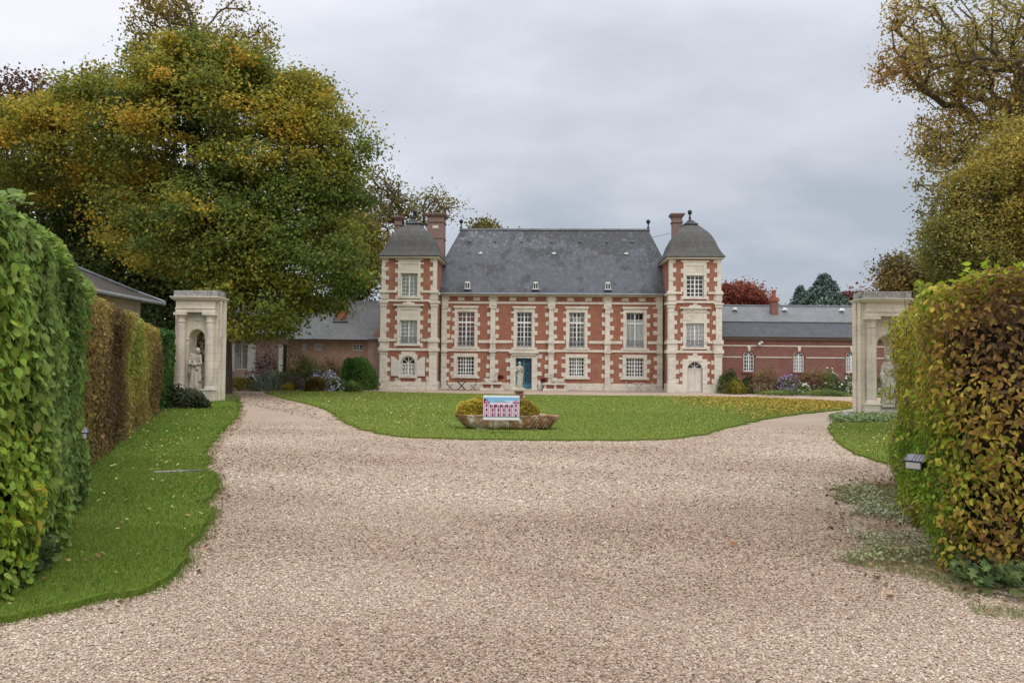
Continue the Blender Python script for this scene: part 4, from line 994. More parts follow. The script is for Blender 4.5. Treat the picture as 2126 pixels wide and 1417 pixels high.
q(.18, .82, .14, .62, 2, 3); q(.18, .82, .50, .62, 5, 4)
for x in (.18, .36, .505, .655, .80): q(x - .018, x + .018, .14, .52, 3, 5)
for k, x in enumerate((.265, .425, .575, .725)):
    arch_q(x - .035, x + .035, .50, .66, 3, 6); arch_q(x - .017, x + .017, .52, .61, 4, 7)
    q(x - .035, x + .035, .34, .48, 3, 6); q(x - .02, x + .02, .35, .46, 4, 7); q(x - .035, x + .035, .14, .30, 3, 6); q(x - .02, x + .02, .15, .27, 4, 7)
    q(x + .055, x + .066, .14, .5, 5, 5)
for x in (.095, .905):
    q(x - .08, x + .08, .14, .68, 2, 5); arch_q(x - .085, x + .085, .68, .78, 5, 5); arch_q(x - .05, x + .05, .70, .82, 2, 6)
    for z in (.52, .34): q(x - .045, x + .045, z, z + .14, 3, 6); q(x - .022, x + .022, z + .02, z + .12, 4, 7)
    arch_q(x - .045, x + .045, .14, .30, 3, 6); arch_q(x - .024, x + .024, .14, .26, 4, 7)
    q(x - .08, x - .066, .14, .68, 3, 7); q(x + .066, x + .08, .14, .68, 3, 7); q(x - .08, x + .08, .48, .50, 3, 8); q(x - .08, x + .08, .31, .33, 3, 8)
b.prism([(X(.01), Z(.70)), (X(.06), Z(.72)), (X(.14), Z(.79)), (X(.10), Z(.84)), (X(.03), Z(.86)), (X(.01), Z(.85))], -.0048, -.0037, m=7)
q(.18, .82, .31, .325, 3, 8); q(.01, .99, .12, .145, 6, 8)
pr = b.build('printed_picture', pal, SG)
for u in (1023.5, 1058):
    x = at(u, 880, YS).x - cxs
    b = MB(); b.tube([(x, .02, 0), (x, .02, z0 + .2)], .008, 6); b.build('leg', M['iron'], SG)
x0_, x1_ = at(1023.5, 880, YS).x - cxs, at(1058, 880, YS).x - cxs
b = MB(); b.tube([(x0_, .02, .07), (x1_, .02, .07)], .005, 6); b.build('crossbar', M['iron'], SG)

# ------------------------------------------------------------------ solar lamps, edging, rock
M['solar'] = layered('solar_cell', (.03, .035, .06), [((60, 1, 1), (.28, .29, .33), .52, .6)], .25, None, .5)
M['lens'] = flat('lamp_lens', (.45, .45, .42), .3)
def solar(loc, rz, label):
    T = empty('solar_lamp', loc, rz, label=label, cat='solar lamp', group='small solar lamps by the hedges')
    tilt = Matrix.Rotation(R(28), 3, 'X')
    def rb(bb, name, mt): o_ = bb.build(name, mt, T); o_.data.transform(tilt.to_4x4()); o_.data.update(); return o_
    b = MB(); b.box(-.085, .085, -.06, .06, -.014, 0); h_ = rb(b, 'panel', M['black'])
    b = MB(); b.box(-.078, .078, -.052, .052, .0, .003)
    for k in range(1, 6): x = -.078 + .156 * k / 6; b.box(x - .002, x + .002, -.052, .052, .003, .005, 1)
    o_ = b.build('solar_cell', [M['solar'], M['lens']], h_); o_.data.transform(tilt.to_4x4())
    b = MB(); b.prism([(-.055, -.095), (.05, -.07), (.05, -.03), (-.055, -.025)], -.07, .07, axis='x'); b.build('housing', M['black'], T)
    b = MB(); b.box(-.06, .06, -.060, -.056, -.088, -.035); b.build('lens', M['lens'], T)
    b = MB(); b.tube([(0, .02, -.05), (0, .12, -.09), (0, .5, -.14)], .012, 6); b.build('bracket', M['black'], T)
p = at(1901, 950, 6.72); solar(tuple(p), R(-48), 'small black solar lamp on a bracket at the corner of the right hedge')
p = at(166, 893, 8.6); solar(tuple(p), R(35), 'small black solar lamp between the green and brown left hedges')
p0, p1 = ground(320, 988), ground(422, 984)
b = MB(); L = math.hypot(p1[0] - p0[0], p1[1] - p0[1]); b.box(0, L, -.05, .04, 0, .068)
o = b.build('edging_stone', M['stone_dark'], loc=(p0[0], p0[1], 0)); o.rotation_euler = (0, 0, math.atan2(p1[1] - p0[1], p1[0] - p0[0])); tag(o, 'thin pale stone slab lying flush in the grass of the left lawn', 'slab')
rk = ground(1757, 872); b = MB(); b.ell((0, 0, .1), (.2, .16, .2), 12); b.ell((.12, .05, .06), (.16, .13, .14), 10)
o = b.build('rock', M['stone_dark'], loc=(rk[0], rk[1], 0)); r_ = o.modifiers.new('remesh', 'REMESH'); r_.mode = 'VOXEL'; r_.voxel_size = .03
t_ = bpy.data.textures.new('rock', 'VORONOI'); t_.noise_scale = .12; dd = o.modifiers.new('displace', 'DISPLACE'); dd.texture = t_; dd.strength = .07
tag(o, 'small dark rock in the weeds at the foot of the right portal', 'rock')
# ------------------------------------------------------------------ leaves
T_RHOMB = np.array([(0, -.5, 0), (.36, .02, .07), (0, .55, 0), (-.36, .02, .07)]); F_RHOMB = np.array([(0, 1, 2), (0, 2, 3)])
T_LEAF = np.array([(0, -.5, .0), (.30, -.32, .05), (.38, .02, .06), (.20, .34, .03), (0, .58, -.06), (-.20, .34, .03), (-.38, .02, .06), (-.30, -.32, .05), (0, .0, -.03)])
F_LEAF = np.array([(8, i, (i + 1) % 8) for i in range(8)])
T_BEECH = np.array([(0, -.5, .0), (.20, -.28, .04), (.26, .02, .05), (.14, .32, .02), (0, .52, -.05), (-.14, .32, .02), (-.26, .02, .05), (-.20, -.28, .04)])
F_BEECH = np.array([(0, 1, 2), (0, 2, 4), (2, 3, 4), (0, 4, 6), (4, 5, 6), (0, 6, 7)])
T_MAPLE = np.array([(0, -.5, 0), (.42, -.28, .05), (.16, -.05, 0), (.50, .18, .06), (.14, .22, 0), (0, .58, .03), (-.14, .22, 0), (-.50, .18, .06), (-.16, -.05, 0), (-.42, -.28, .05)])
F_MAPLE = np.array([(0, 1, 2), (2, 3, 4), (0, 2, 4), (0, 4, 5), (0, 5, 6), (0, 6, 8), (6, 7, 8), (0, 8, 9)])
def unit(a): return a / np.maximum(np.linalg.norm(a, axis=1, keepdims=True), 1e-6)
def leaves(name, C, N, S_, colr, T, Fc, mat, parent=None, tip=None):
    n = len(C); N = unit(N)
    if tip is None: tip = rng.normal(size=(n, 3))
    U = np.cross(N, tip); U = unit(U); Vv = np.cross(U, N) * -1; Vv = unit(np.cross(N, U))
    Vv = np.where((np.sum(Vv * tip, 1) < 0)[:, None], -Vv, Vv)
    S_ = np.broadcast_to(np.asarray(S_), (n,))
    P_ = C[:, None, :] + S_[:, None, None] * (T[None, :, 0, None] * U[:, None, :] + T[None, :, 1, None] * Vv[:, None, :] + T[None, :, 2, None] * N[:, None, :])
    K = len(T); Fa = (Fc[None] + (np.arange(n) * K)[:, None, None]).reshape(-1, 3)
    return np_mesh(name, P_.reshape(-1, 3), Fa, mat, parent, np.repeat(colr, K, 0))
def jitter(c, a): return np.clip(c * (1 + rng.normal(size=(len(c), 1)) * a) * (1 + rng.normal(size=c.shape) * a * .35), .004, .9)

# ------------------------------------------------------------------ branching skeleton
def limbs(base, top, targets, rt, name, parent, mat, rmin=.012, sides=5, trunk_n=10, bend=.4):
    base, top = np.array(base, float), np.array(top, float)
    nodes = [base + (top - base) * t + np.array([math.sin(t * 3) * bend * .3, math.cos(t * 2.5) * bend * .3 - bend * .3, 0]) for t in np.linspace(0, 1, trunk_n)]
    par = [-1] + list(range(trunk_n - 1)); fork = 3
    order = np.argsort(np.linalg.norm(targets - nodes[trunk_n // 2], axis=1))
    N_ = np.zeros((trunk_n + 3 * len(targets), 3)); N_[:trunk_n] = nodes; D_ = np.zeros(len(N_)); D_[:trunk_n] = np.linspace(0, np.linalg.norm(top - base), trunk_n) * .6
    cnt = trunk_n
    for i in order:
        t = targets[i]; d = np.linalg.norm(N_[fork:cnt] - t, axis=1); c = d + .35 * D_[fork:cnt]
        j = int(np.argmin(c)) + fork; dist = d[j - fork]; prev = j; steps = 1 if dist < .8 else (2 if dist < 3 else 3)
        for k in range(1, steps + 1):
            p = N_[j] + (t - N_[j]) * k / steps
            if k < steps: p = p + rng.normal(size=3) * dist * .07 + np.array([0, 0, dist * .06])
            N_[cnt] = p; par.append(prev); D_[cnt] = D_[prev] + dist / steps; prev = cnt; cnt += 1
    N_ = N_[:cnt]; w_ = np.zeros(cnt); child = np.zeros(cnt, bool)
    for a in par[1:]: child[a] = True
    w_[~child] = 1
    for i in range(cnt - 1, 0, -1): w_[par[i]] += w_[i]
    rad = np.maximum(rmin, rt * (w_ / w_[0]) ** .46)
    fl = np.linspace(1.35, 1, trunk_n); rad[:trunk_n] = np.maximum(rad[:trunk_n], rt * np.linspace(1, .62, trunk_n)) * fl
    A = N_[np.array(par[1:])]; B = N_[1:]; ra = rad[np.array(par[1:])]; rb = rad[1:]
    ra = np.minimum(ra, rb * 1.5) if True else ra
    ra[:trunk_n - 1] = rad[:trunk_n - 1]
    d = unit(B - A); u = unit(np.cross(d, np.array([.3, .2, .93]))); v = np.cross(d, u)
    ang = np.linspace(0, 2 * np.pi, sides, endpoint=False)
    ring = np.cos(ang)[None, :, None] * u[:, None] + np.sin(ang)[None, :, None] * v[:, None]
    V = np.concatenate([A[:, None] - d[:, None] * (ra * .3)[:, None, None] + ring * ra[:, None, None], B[:, None] + d[:, None] * (rb * .3)[:, None, None] + ring * rb[:, None, None]], 1)
    q = []
    for k in range(sides): q.append((k, (k + 1) % sides, sides + (k + 1) % sides, sides + k))
    q = np.array(q); Fa = (q[None] + (np.arange(len(A)) * 2 * sides)[:, None, None]).reshape(-1, 4)
    return np_mesh(name, V.reshape(-1, 3), Fa, mat, parent, None, True)

def lobe(u, v, ru, rv, Y, ry=None):
    p = at(u, v, Y); return (p.x, p.y, p.z, ru * Y / F, ry if ry else min(ru, rv) * Y / F, rv * Y / F)
def sample_lobes(lb, n, shell=.55, zmin=-9):
    vol = np.array([a[3] * a[4] * a[5] for a in lb]) ** .7; k = rng.choice(len(lb), n * 3, p=vol / vol.sum()); L = np.array(lb)[k]
    d = unit(rng.normal(size=(n * 3, 3))); r = (shell ** 3 + (1 - shell ** 3) * rng.random(n * 3)) ** (1 / 3)
    if shell > .7: r = np.where(rng.random(n * 3) < .22, rng.uniform(.3, .75, n * 3), r)
    r = r * (.64 + .5 * pn(d * 1.0 + L[:, :3], 1.3, 2))
    P_ = L[:, :3] + d * L[:, 3:] * r[:, None]
    # drop points deep inside another lobe
    keep = np.ones(len(P_), bool)
    for a in lb:
        q_ = np.sqrt((((P_ - np.array(a[:3])) / np.array(a[3:])) ** 2).sum(1)); keep &= ~(q_ < min(shell, .62) * .8)
    keep &= P_[:, 2] > zmin
    return P_[keep][:n]
def tree(name, label, base, lb, n, per, cr, ls, palette, rt=.35, shell=.55, group=None, T=T_RHOMB, Fc=F_RHOMB, top=None, zmin=1.0, freq=.35, seed=0, cat='tree', mat='leaf', flat_=.75, up=.5, jit=.18, bias=0.0, sub=1, rmin=.012, tipg=0.0):
    Tg = sample_lobes(lb, n, shell, zmin)
    c0 = np.mean(np.array(lb)[:, :3], 0)
    if top is None: top = (c0[0], c0[1], c0[2])
    E = empty(name, (base[0], base[1], 0), 0, label=label, cat=cat, group=group); off = np.array([base[0], base[1], 0.0])
    tr = limbs((0, 0, -.05), np.array(top) - off, Tg - off, rt, 'trunk', E, M['bark'], rmin=rmin)
    k = np.repeat(np.arange(len(Tg)), per); m_ = len(k)
    d = rng.normal(size=(m_, 3)) * .55; d *= np.array([1, 1, flat_]); crr = cr * (.6 + .8 * rng.random(len(Tg)))
    C = Tg[k] + d * crr[k][:, None]
    N_ = unit(rng.normal(size=(m_, 3)) * .9 + np.array([0, 0, up]) + unit(Tg - c0)[k] * .5)
    nz = .6 * pn(Tg, freq, seed) + .4 * pn(Tg, freq * 3, seed + 1); zr = (Tg[:, 2] - Tg[:, 2].min()) / max(.1, np.ptp(Tg[:, 2]))
    t = nz * .95 + .02 + .10 * (zr - .5) + rng.normal(size=len(Tg)) * .15 + bias
    t = t[k] + rng.normal(size=m_) * .07 + tipg * (np.sum(d * unit(Tg - c0)[k], 1))
    c_ = jitter(blend(palette, t), jit)
    leaves('crown', C - off, N_, ls * (.7 + .6 * rng.random(m_)), c_, T, Fc, M[mat], E)
    return E
MAPLE = [(0, (.085, .125, .032)), (.38, (.155, .20, .04)), (.58, (.25, .26, .045)), (.74, (.42, .34, .05)), (.92, (.54, .38, .055)), (1.1, (.52, .30, .06))]
DARKG = [(0, (.055, .085, .03)), (.5, (.105, .145, .042)), (.8, (.17, .19, .05)), (1, (.20, .17, .03))]
BROWN = [(0, (.10, .08, .035)), (.4, (.21, .16, .055)), (.7, (.31, .21, .065)), (1, (.30, .17, .05))]
PURPL = [(0, (.06, .03, .03)), (.5, (.12, .06, .045)), (1, (.20, .11, .05))]
OLIVE = [(0, (.06, .066, .02)), (.4, (.14, .135, .03)), (.7, (.24, .20, .04)), (1, (.36, .26, .05))]
RED = [(0, (.12, .03, .03)), (.5, (.22, .055, .045)), (1, (.32, .11, .06))]
CON = [(0, (.06, .10, .085)), (.5, (.11, .165, .135)), (1, (.17, .24, .19))]
tb = at(472, 750, 41)
YM = 41
tree('maple_tree', 'large dense maple turning from green to orange left of the chateau', (tb.x, tb.y), [lobe(430, 310, 225, 205, YM, 6), lobe(320, 455, 120, 95, YM - 2, 3), lobe(592, 390, 162, 200, YM - 1, 5), lobe(635, 540, 128, 98, YM - 2, 4), lobe(235, 290, 170, 135, YM, 5), lobe(545, 620, 105, 80, YM - 3, 3), lobe(80, 320, 120, 110, YM, 4), lobe(440, 490, 150, 120, YM - 3, 4), lobe(430, 165, 165, 75, YM, 4), lobe(640, 220, 70, 80, YM, 3), lobe(680, 340, 60, 110, YM, 3)],
     1150, 210, .92, .17, MAPLE, rt=.26, shell=.86, top=at(455, 380, 41), zmin=2.6, freq=.42, seed=1, flat_=.5, up=.8)
b5 = at(400, 750, 47)
tree('evergreen_tree', 'dark green evergreen mass behind the cottage roof and left portal', (b5.x, b5.y), [lobe(235, 540, 175, 125, 46, 4), lobe(400, 590, 140, 110, 47, 3), lobe(110, 440, 130, 120, 46, 3), lobe(330, 640, 120, 70, 44, 2), lobe(340, 725, 80, 60, 42, 1.5)], 1000, 60, 1.15, .24, DARKG, rt=.3, shell=.3, zmin=.3, freq=.4, seed=2, T=T_BEECH, Fc=F_BEECH, bias=-.1)
b6 = at(395, 750, 58)
tree('tall_tree', 'tall thinning olive brown tree rising behind the top of the maple', (b6.x, b6.y), [lobe(350, 70, 90, 95, 58, 3), lobe(500, 90, 85, 90, 58, 3), lobe(420, 170, 110, 60, 58, 3), lobe(330, -10, 60, 50, 58, 3)], 300, 30, .9, .23, OLIVE, rt=.4, shell=.2, zmin=8, freq=.3, seed=3, flat_=.8, bias=.05, sub=1, rmin=.03)
b7 = at(30, 750, 52)
tree('copper_tree', 'sparse purplish brown tree at the far left beyond the maple', (b7.x, b7.y), [lobe(60, 215, 70, 85, 52, 3), lobe(-10, 300, 90, 110, 52, 3), lobe(150, 240, 60, 60, 52, 2), lobe(-60, 420, 100, 130, 50, 3)], 300, 45, .95, .23, PURPL, rt=.35, shell=.2, zmin=5, freq=.3, seed=4, rmin=.03)
b8 = at(850, 750, 66)
tree('bare_tree', 'thin brown half bare tree behind the left tower', (b8.x, b8.y), [lobe(790, 400, 55, 65, 66, 3), lobe(850, 440, 70, 50, 66, 3), lobe(915, 425, 45, 35, 66, 2), lobe(770, 470, 50, 60, 66, 2)], 240, 20, .9, .22, OLIVE, rt=.35, shell=.15, zmin=8, freq=.4, seed=5, rmin=.04)
b9 = at(1000, 750, 70)
tree('small_tree', 'small tree top showing just above the chateau ridge', (b9.x, b9.y), [lobe(1000, 478, 34, 22, 70, 1.5)], 45, 24, .8, .26, OLIVE, rt=.2, shell=.1, freq=.4, seed=6, rmin=.04)
b10 = at(765, 750, 57)
tree('olive_tree', 'olive leaved tree between the maple and the left tower', (b10.x, b10.y), [lobe(745, 530, 65, 120, 57, 3), lobe(700, 480, 70, 100, 58, 3)], 240, 60, 1.1, .25, OLIVE, rt=.3, shell=.3, zmin=3, freq=.4, seed=7)
p_ = at(325, 750, 33)
# right-hand trees
b1 = at(2140, 750, 22)
tree('overhanging_tree', 'tall sparse brown leaved tree overhanging from the right edge with a drooping limb', (b1.x, b1.y), [lobe(2085, 110, 150, 140, 21, 2.6), lobe(1960, 130, 100, 75, 21, 1.6), lobe(1858, 130, 52, 55, 20.5, .8), lobe(1888, 35, 70, 42, 20.5, .9), lobe(1990, 290, 75, 110, 21, 1.3), lobe(1925, 400, 32, 115, 20.5, .6), lobe(1945, 300, 35, 60, 20.5, .7), lobe(2090, 300, 80, 100, 22, 1.6)],
     800, 30, .30, .088, [(0, (.15, .15, .045)), (.45, (.31, .27, .075)), (.72, (.44, .34, .09)), (1.1, (.38, .18, .08))], rt=.26, shell=.15, top=at(2105, 150, 21.5), freq=.8, seed=1, rmin=.012, T=T_BEECH, Fc=F_BEECH, flat_=.7)
b2 = at(2085, 750, 18)
tree('hornbeam_tree', 'dense olive brown tree behind the right hedge', (b2.x, b2.y), [lobe(2085, 450, 110, 150, 18, 1.7), lobe(2005, 520, 85, 95, 17.8, 1.2), lobe(2140, 370, 100, 120, 18, 1.5), lobe(2040, 620, 115, 85, 18, 1.3), lobe(2030, 400, 60, 60, 18, .9)], 800, 85, .34, .075, [(0, (.12, .125, .035)), (.45, (.25, .235, .055)), (.7, (.37, .31, .07)), (1, (.46, .35, .08))], rt=.2, shell=.84, freq=.9, seed=2, T=T_BEECH, Fc=F_BEECH)
b3 = at(1895, 750, 33)
tree('copper_beech', 'brown leaved small tree behind the right portal', (b3.x, b3.y), [lobe(1893, 568, 68, 48, 33, 1.2), lobe(1935, 610, 80, 50, 33, 1.3), lobe(1850, 600, 30, 35, 33, .8)], 260, 50, .46, .13, BROWN, rt=.12, shell=.2, freq=.8, seed=3, T=T_BEECH, Fc=F_BEECH)
b4 = at(1535, 750, 76)
tree('copper_beech', 'dark red copper beech behind the roof beside the right tower', (b4.x, b4.y), [lobe(1530, 615, 52, 36, 76, 2.4), lobe(1575, 630, 26, 20, 76, 1.6)], 220, 40, .75, .24, RED, rt=.3, shell=.3, freq=.5, seed=4)
def conifer(u, v0, hw, Y, label, n):
    p = at(u, v0, Y); zt = p.z; zb = 2.0; E = empty('conifer_tree', (p.x, Y, 0), 0, label=label, cat='conifer', group='blue green conifers behind the right wing')
    b = MB(); b.tube([(0, 0, 0), (0, 0, zt * .5), (0, 0, zt - .2)], [.3, .2, .03], 7); b.build('trunk', M['bark'], E)
    t = rng.random(n) ** .65; a = rng.random(n) * 6.283; w_ = hw * Y / F
    tier = np.floor(t * 16) / 16 + (t * 16 % 1) * .8 / 16
    r_ = w_ * (.08 + .92 * tier * (zt - zb) / 4.0 * .7) * (.3 + .7 * rng.random(n) ** .5) * (1 + .16 * np.sin(a * 5 + tier * 40))
    r_ = np.minimum(r_, w_ * 1.1)
    z = zt - tier * (zt - zb) - r_ * .18 + rng.normal(size=n) * .06
    C = np.stack([r_ * np.cos(a), r_ * np.sin(a), z], 1)
    N_ = np.stack([np.cos(a) * .3, np.sin(a) * .3, np.ones(n)], 1) + rng.normal(size=(n, 3)) * .5
    leaves('crown', C, N_, .26, jitter(blend(CON, pn(C, 2, 3)), .2), T_BEECH, F_BEECH, M['leafdull'], E, tip=np.stack([np.cos(a), np.sin(a), np.full(n, -.2)], 1))
conifer(1711, 567, 95, 78, 'tall blue green conifer behind the right wing roof', 26000)
conifer(1662, 592, 62, 80, 'lower paler conifer just left of the tall conifer behind the roof', 11000)
b4 = at(1775, 750, 80)
tree('small_tree', 'small pinkish leaved tree top behind the roof next to the right portal', (b4.x, b4.y), [lobe(1773, 620, 28, 15, 80, 1.3)], 60, 24, .7, .26, [(0, (.12, .04, .04)), (1, (.28, .12, .10))], rt=.2, shell=.1, rmin=.04)
# trees closing the horizon beyond the buildings, outside and between the photograph's gaps
for i, (u, Y, h) in enumerate(((-420, 60, 15), (2420, 62, 14), (2180, 52, 9))):
    p = at(u, 750, Y)
    tree('distant_tree', ['broad green brown tree far left of the cottage', 'broad olive tree far right beyond the brick wing', 'olive tree beyond the end of the brick wing'][i], (p.x, p.y), [(p.x, p.y, h * .6, h * .42, h * .4, h * .38)], 260, 40, 1.5, .5, OLIVE, rt=.3, shell=.4)

# ------------------------------------------------------------------ hedges
def hedge(name, label, foot, h, sides, dens, ls, colf, T, Fc, inset=.28, rnd=.25, jd=.13, top_d=None, bulge=.10, twigs=0, mat='leaf', droop=.6, sidef=None):
    E = empty(name, (foot[0][0], foot[0][1], 0), 0, label=label, cat='hedge'); off = np.array([foot[0][0], foot[0][1], 0.0])
    cx_ = sum(p[0] for p in foot) / len(foot); cy_ = sum(p[1] for p in foot) / len(foot); n = len(foot)
    # core
    ins = []
    for i in range(n):
        a = Vector(foot[i - 1]); c = Vector(foot[i]); d = Vector(foot[(i + 1) % n]); e1 = (c - a).normalized(); e2 = (d - c).normalized()
        n1 = Vector((-e1.y, e1.x)); n2 = Vector((-e2.y, e2.x)); m_ = (n1 + n2).normalized(); ins.append(c + m_ * inset / max(.5, m_.dot(n1)))
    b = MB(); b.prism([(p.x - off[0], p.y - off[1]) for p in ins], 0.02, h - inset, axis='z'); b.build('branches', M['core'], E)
    Cs, Ns = [], []
    for i in sides:
        dn = dens * (sidef or {}).get(i, 1)
        a, c = np.array(foot[i]), np.array(foot[(i + 1) % n]); L = np.linalg.norm(c - a); k = int(L * h * dn); e = (c - a) / L; nr = np.array([e[1], -e[0], 0.])
        s = rng.random(k); z = rng.random(k) * h * 1.0
        P_ = np.stack([a[0] + (c[0] - a[0]) * s, a[1] + (c[1] - a[1]) * s, z], 1)
        o_ = bulge * (pn(P_, 1.3, 3) - .5) * 2 + bulge * .5 * (pn(P_, 4, 4) - .5) * 2 - np.abs(rng.normal(size=k)) * jd
        over = np.clip((z - (h - rnd)) / rnd, 0, 1); o_ -= rnd * (1 - np.sqrt(1 - over ** 2 * .98))
        P_ = P_ + nr * o_[:, None]; Cs.append(P_); Ns.append(np.tile(nr, (k, 1)) + np.array([0, 0, 1.]) * over[:, None] * 1.2)
    td = top_d or dens
    xs = [p[0] for p in foot]; ys = [p[1] for p in foot]; k = int((max(xs) - min(xs)) * (max(ys) - min(ys)) * td)
    Q = np.stack([rng.uniform(min(xs), max(xs), k), rng.uniform(min(ys), max(ys), k)], 1); ok = np.ones(k, bool); dmin = np.full(k, 9.)
    for i in range(n):
        a, c = np.array(foot[i]), np.array(foot[(i + 1) % n]); e = (c - a) / np.linalg.norm(c - a); d = -(Q - a) @ np.array([e[1], -e[0]]); ok &= d > 0; dmin = np.minimum(dmin, d)
    Q = Q[ok]; dmin = dmin[ok]; q_ = np.clip(1 - dmin / rnd, 0, 1)
    z = h - rnd * (1 - np.sqrt(1 - q_ ** 2 * .98)) * .9 - np.abs(rng.normal(size=len(Q))) * jd * .6 + (pn(np.stack([Q[:, 0], Q[:, 1], 0 * Q[:, 0]], 1), 2, 5) - .5) * bulge * 1.6
    Cs.append(np.stack([Q[:, 0], Q[:, 1], z], 1)); Ns.append(np.tile(np.array([0, 0, 1.]), (len(Q), 1)))
    C = np.concatenate(Cs); N_ = np.concatenate(Ns); C[:, 2] = np.maximum(C[:, 2], .03)
    Nj = unit(N_ + rng.normal(size=C.shape) * .42 + np.array([0, 0, .30])); k = len(C)
    tip = np.tile(np.array([0, 0, -1.]), (k, 1)) * droop + rng.normal(size=(k, 3)) * .55 + N_ * .25
    leaves('foliage', C - off, Nj, ls * (.55 + .75 * rng.random(k)), colf(C), T, Fc, M[mat], E, tip=tip)
    if twigs:
        b = MB(); idx = rng.choice(len(C), twigs)
        for i in idx:
            p = C[i] - off; d = rng.normal(size=3) * .5 + np.array([0, 0, .2]); d = d / np.linalg.norm(d) * rng.uniform(.15, .5); d = d - N_[i] * np.dot(d, N_[i]) * .8
            b.tube([p - N_[i] * .04, p + d * .5 + rng.normal(size=3) * .02, p + d], [.006, .004, .002], 4)
        b.build('twigs', M['twig'], E)
    return E
def fol(stops, freq, seed, nz=.16, j=.2, fn=None):
    def f(C):
        t = pn(C, freq, seed) + rng.normal(size=len(C)) * nz
        if fn is not None: t = t + fn(C)
        return jitter(blend(stops, t), j)
    return f
GREEN = [(0, (.12, .185, .045)), (.35, (.19, .28, .07)), (.7, (.26, .36, .075)), (1.0, (.26, .38, .045)), (1.15, (.40, .38, .04)), (1.3, (.42, .30, .05))]
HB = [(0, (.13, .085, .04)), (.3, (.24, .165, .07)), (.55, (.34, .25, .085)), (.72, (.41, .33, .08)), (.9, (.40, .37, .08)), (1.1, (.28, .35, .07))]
ga, gb = (-3.35, 5.05), (-6.05, 10.75)
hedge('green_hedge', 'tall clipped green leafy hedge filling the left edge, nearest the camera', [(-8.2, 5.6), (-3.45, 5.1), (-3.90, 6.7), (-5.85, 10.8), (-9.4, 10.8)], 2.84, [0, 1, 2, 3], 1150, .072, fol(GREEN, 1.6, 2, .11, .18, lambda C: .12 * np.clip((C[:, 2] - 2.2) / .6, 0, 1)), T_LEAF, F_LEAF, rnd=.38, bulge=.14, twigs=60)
hedge('brown_hedge', 'long clipped hedge turned copper brown and yellow between the green hedge and the left portal', [(-6.15, 11.1), (-11.6, 25.0), (-13.6, 24.2), (-8.4, 11.1)], 2.72, [0, 3], 620, .082, fol(HB, .9, 3, .15, .2, lambda C: .20 * np.clip((C[:, 2] - 1.5) / 1.2, -.8, 1) + .12 * np.clip((C[:, 1] - 17) / 6, -1, 1)), T_BEECH, F_BEECH, rnd=.2, bulge=.10) if False else None
def rev(f): return list(reversed(f))
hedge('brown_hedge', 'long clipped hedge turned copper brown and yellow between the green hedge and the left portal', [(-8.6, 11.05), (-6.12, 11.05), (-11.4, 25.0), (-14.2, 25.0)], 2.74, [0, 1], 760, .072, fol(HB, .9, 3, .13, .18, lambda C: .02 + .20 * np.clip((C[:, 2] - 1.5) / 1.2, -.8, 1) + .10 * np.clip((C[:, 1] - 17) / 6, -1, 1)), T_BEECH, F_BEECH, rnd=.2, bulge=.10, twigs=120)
hedge('green_hedge', 'short green stretch of clipped hedge beside the left portal, ending the brown hedge', [(-14.0, 25.05), (-11.45, 25.05), (-11.95, 27.4), (-15, 27.4)], 2.78, [0, 1, 2], 520, .10, fol([(0, (.03, .075, .02)), (.5, (.07, .15, .035)), (1, (.16, .24, .05))], 1.2, 5), T_BEECH, F_BEECH, rnd=.2)
HR = [(0, (.07, .045, .025)), (.3, (.15, .09, .04)), (.5, (.27, .16, .05)), (.65, (.42, .30, .06)), (.8, (.48, .41, .07)), (.95, (.28, .33, .035)), (1.2, (.18, .30, .03))]
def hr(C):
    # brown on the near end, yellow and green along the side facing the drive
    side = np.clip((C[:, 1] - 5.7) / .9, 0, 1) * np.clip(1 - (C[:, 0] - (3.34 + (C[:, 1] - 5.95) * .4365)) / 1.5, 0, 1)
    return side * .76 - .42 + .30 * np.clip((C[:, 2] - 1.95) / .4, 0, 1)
fr = [(3.66, 5.88), (7.6, 5.3), (9.8, 11.7), (5.85, 11.7), (3.43, 6.28)]
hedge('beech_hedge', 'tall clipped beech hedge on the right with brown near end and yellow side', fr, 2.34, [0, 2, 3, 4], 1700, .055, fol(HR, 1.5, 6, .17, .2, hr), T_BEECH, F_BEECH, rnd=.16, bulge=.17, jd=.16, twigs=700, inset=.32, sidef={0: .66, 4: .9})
SP = []
for _ in range(26):
    t_ = rng.random() ** 1.2; zz_ = rng.uniform(.3, 2.3); SP.append((3.43 + (5.85 - 3.43) * t_ - .10, 6.28 + (11.7 - 6.28) * t_, zz_))
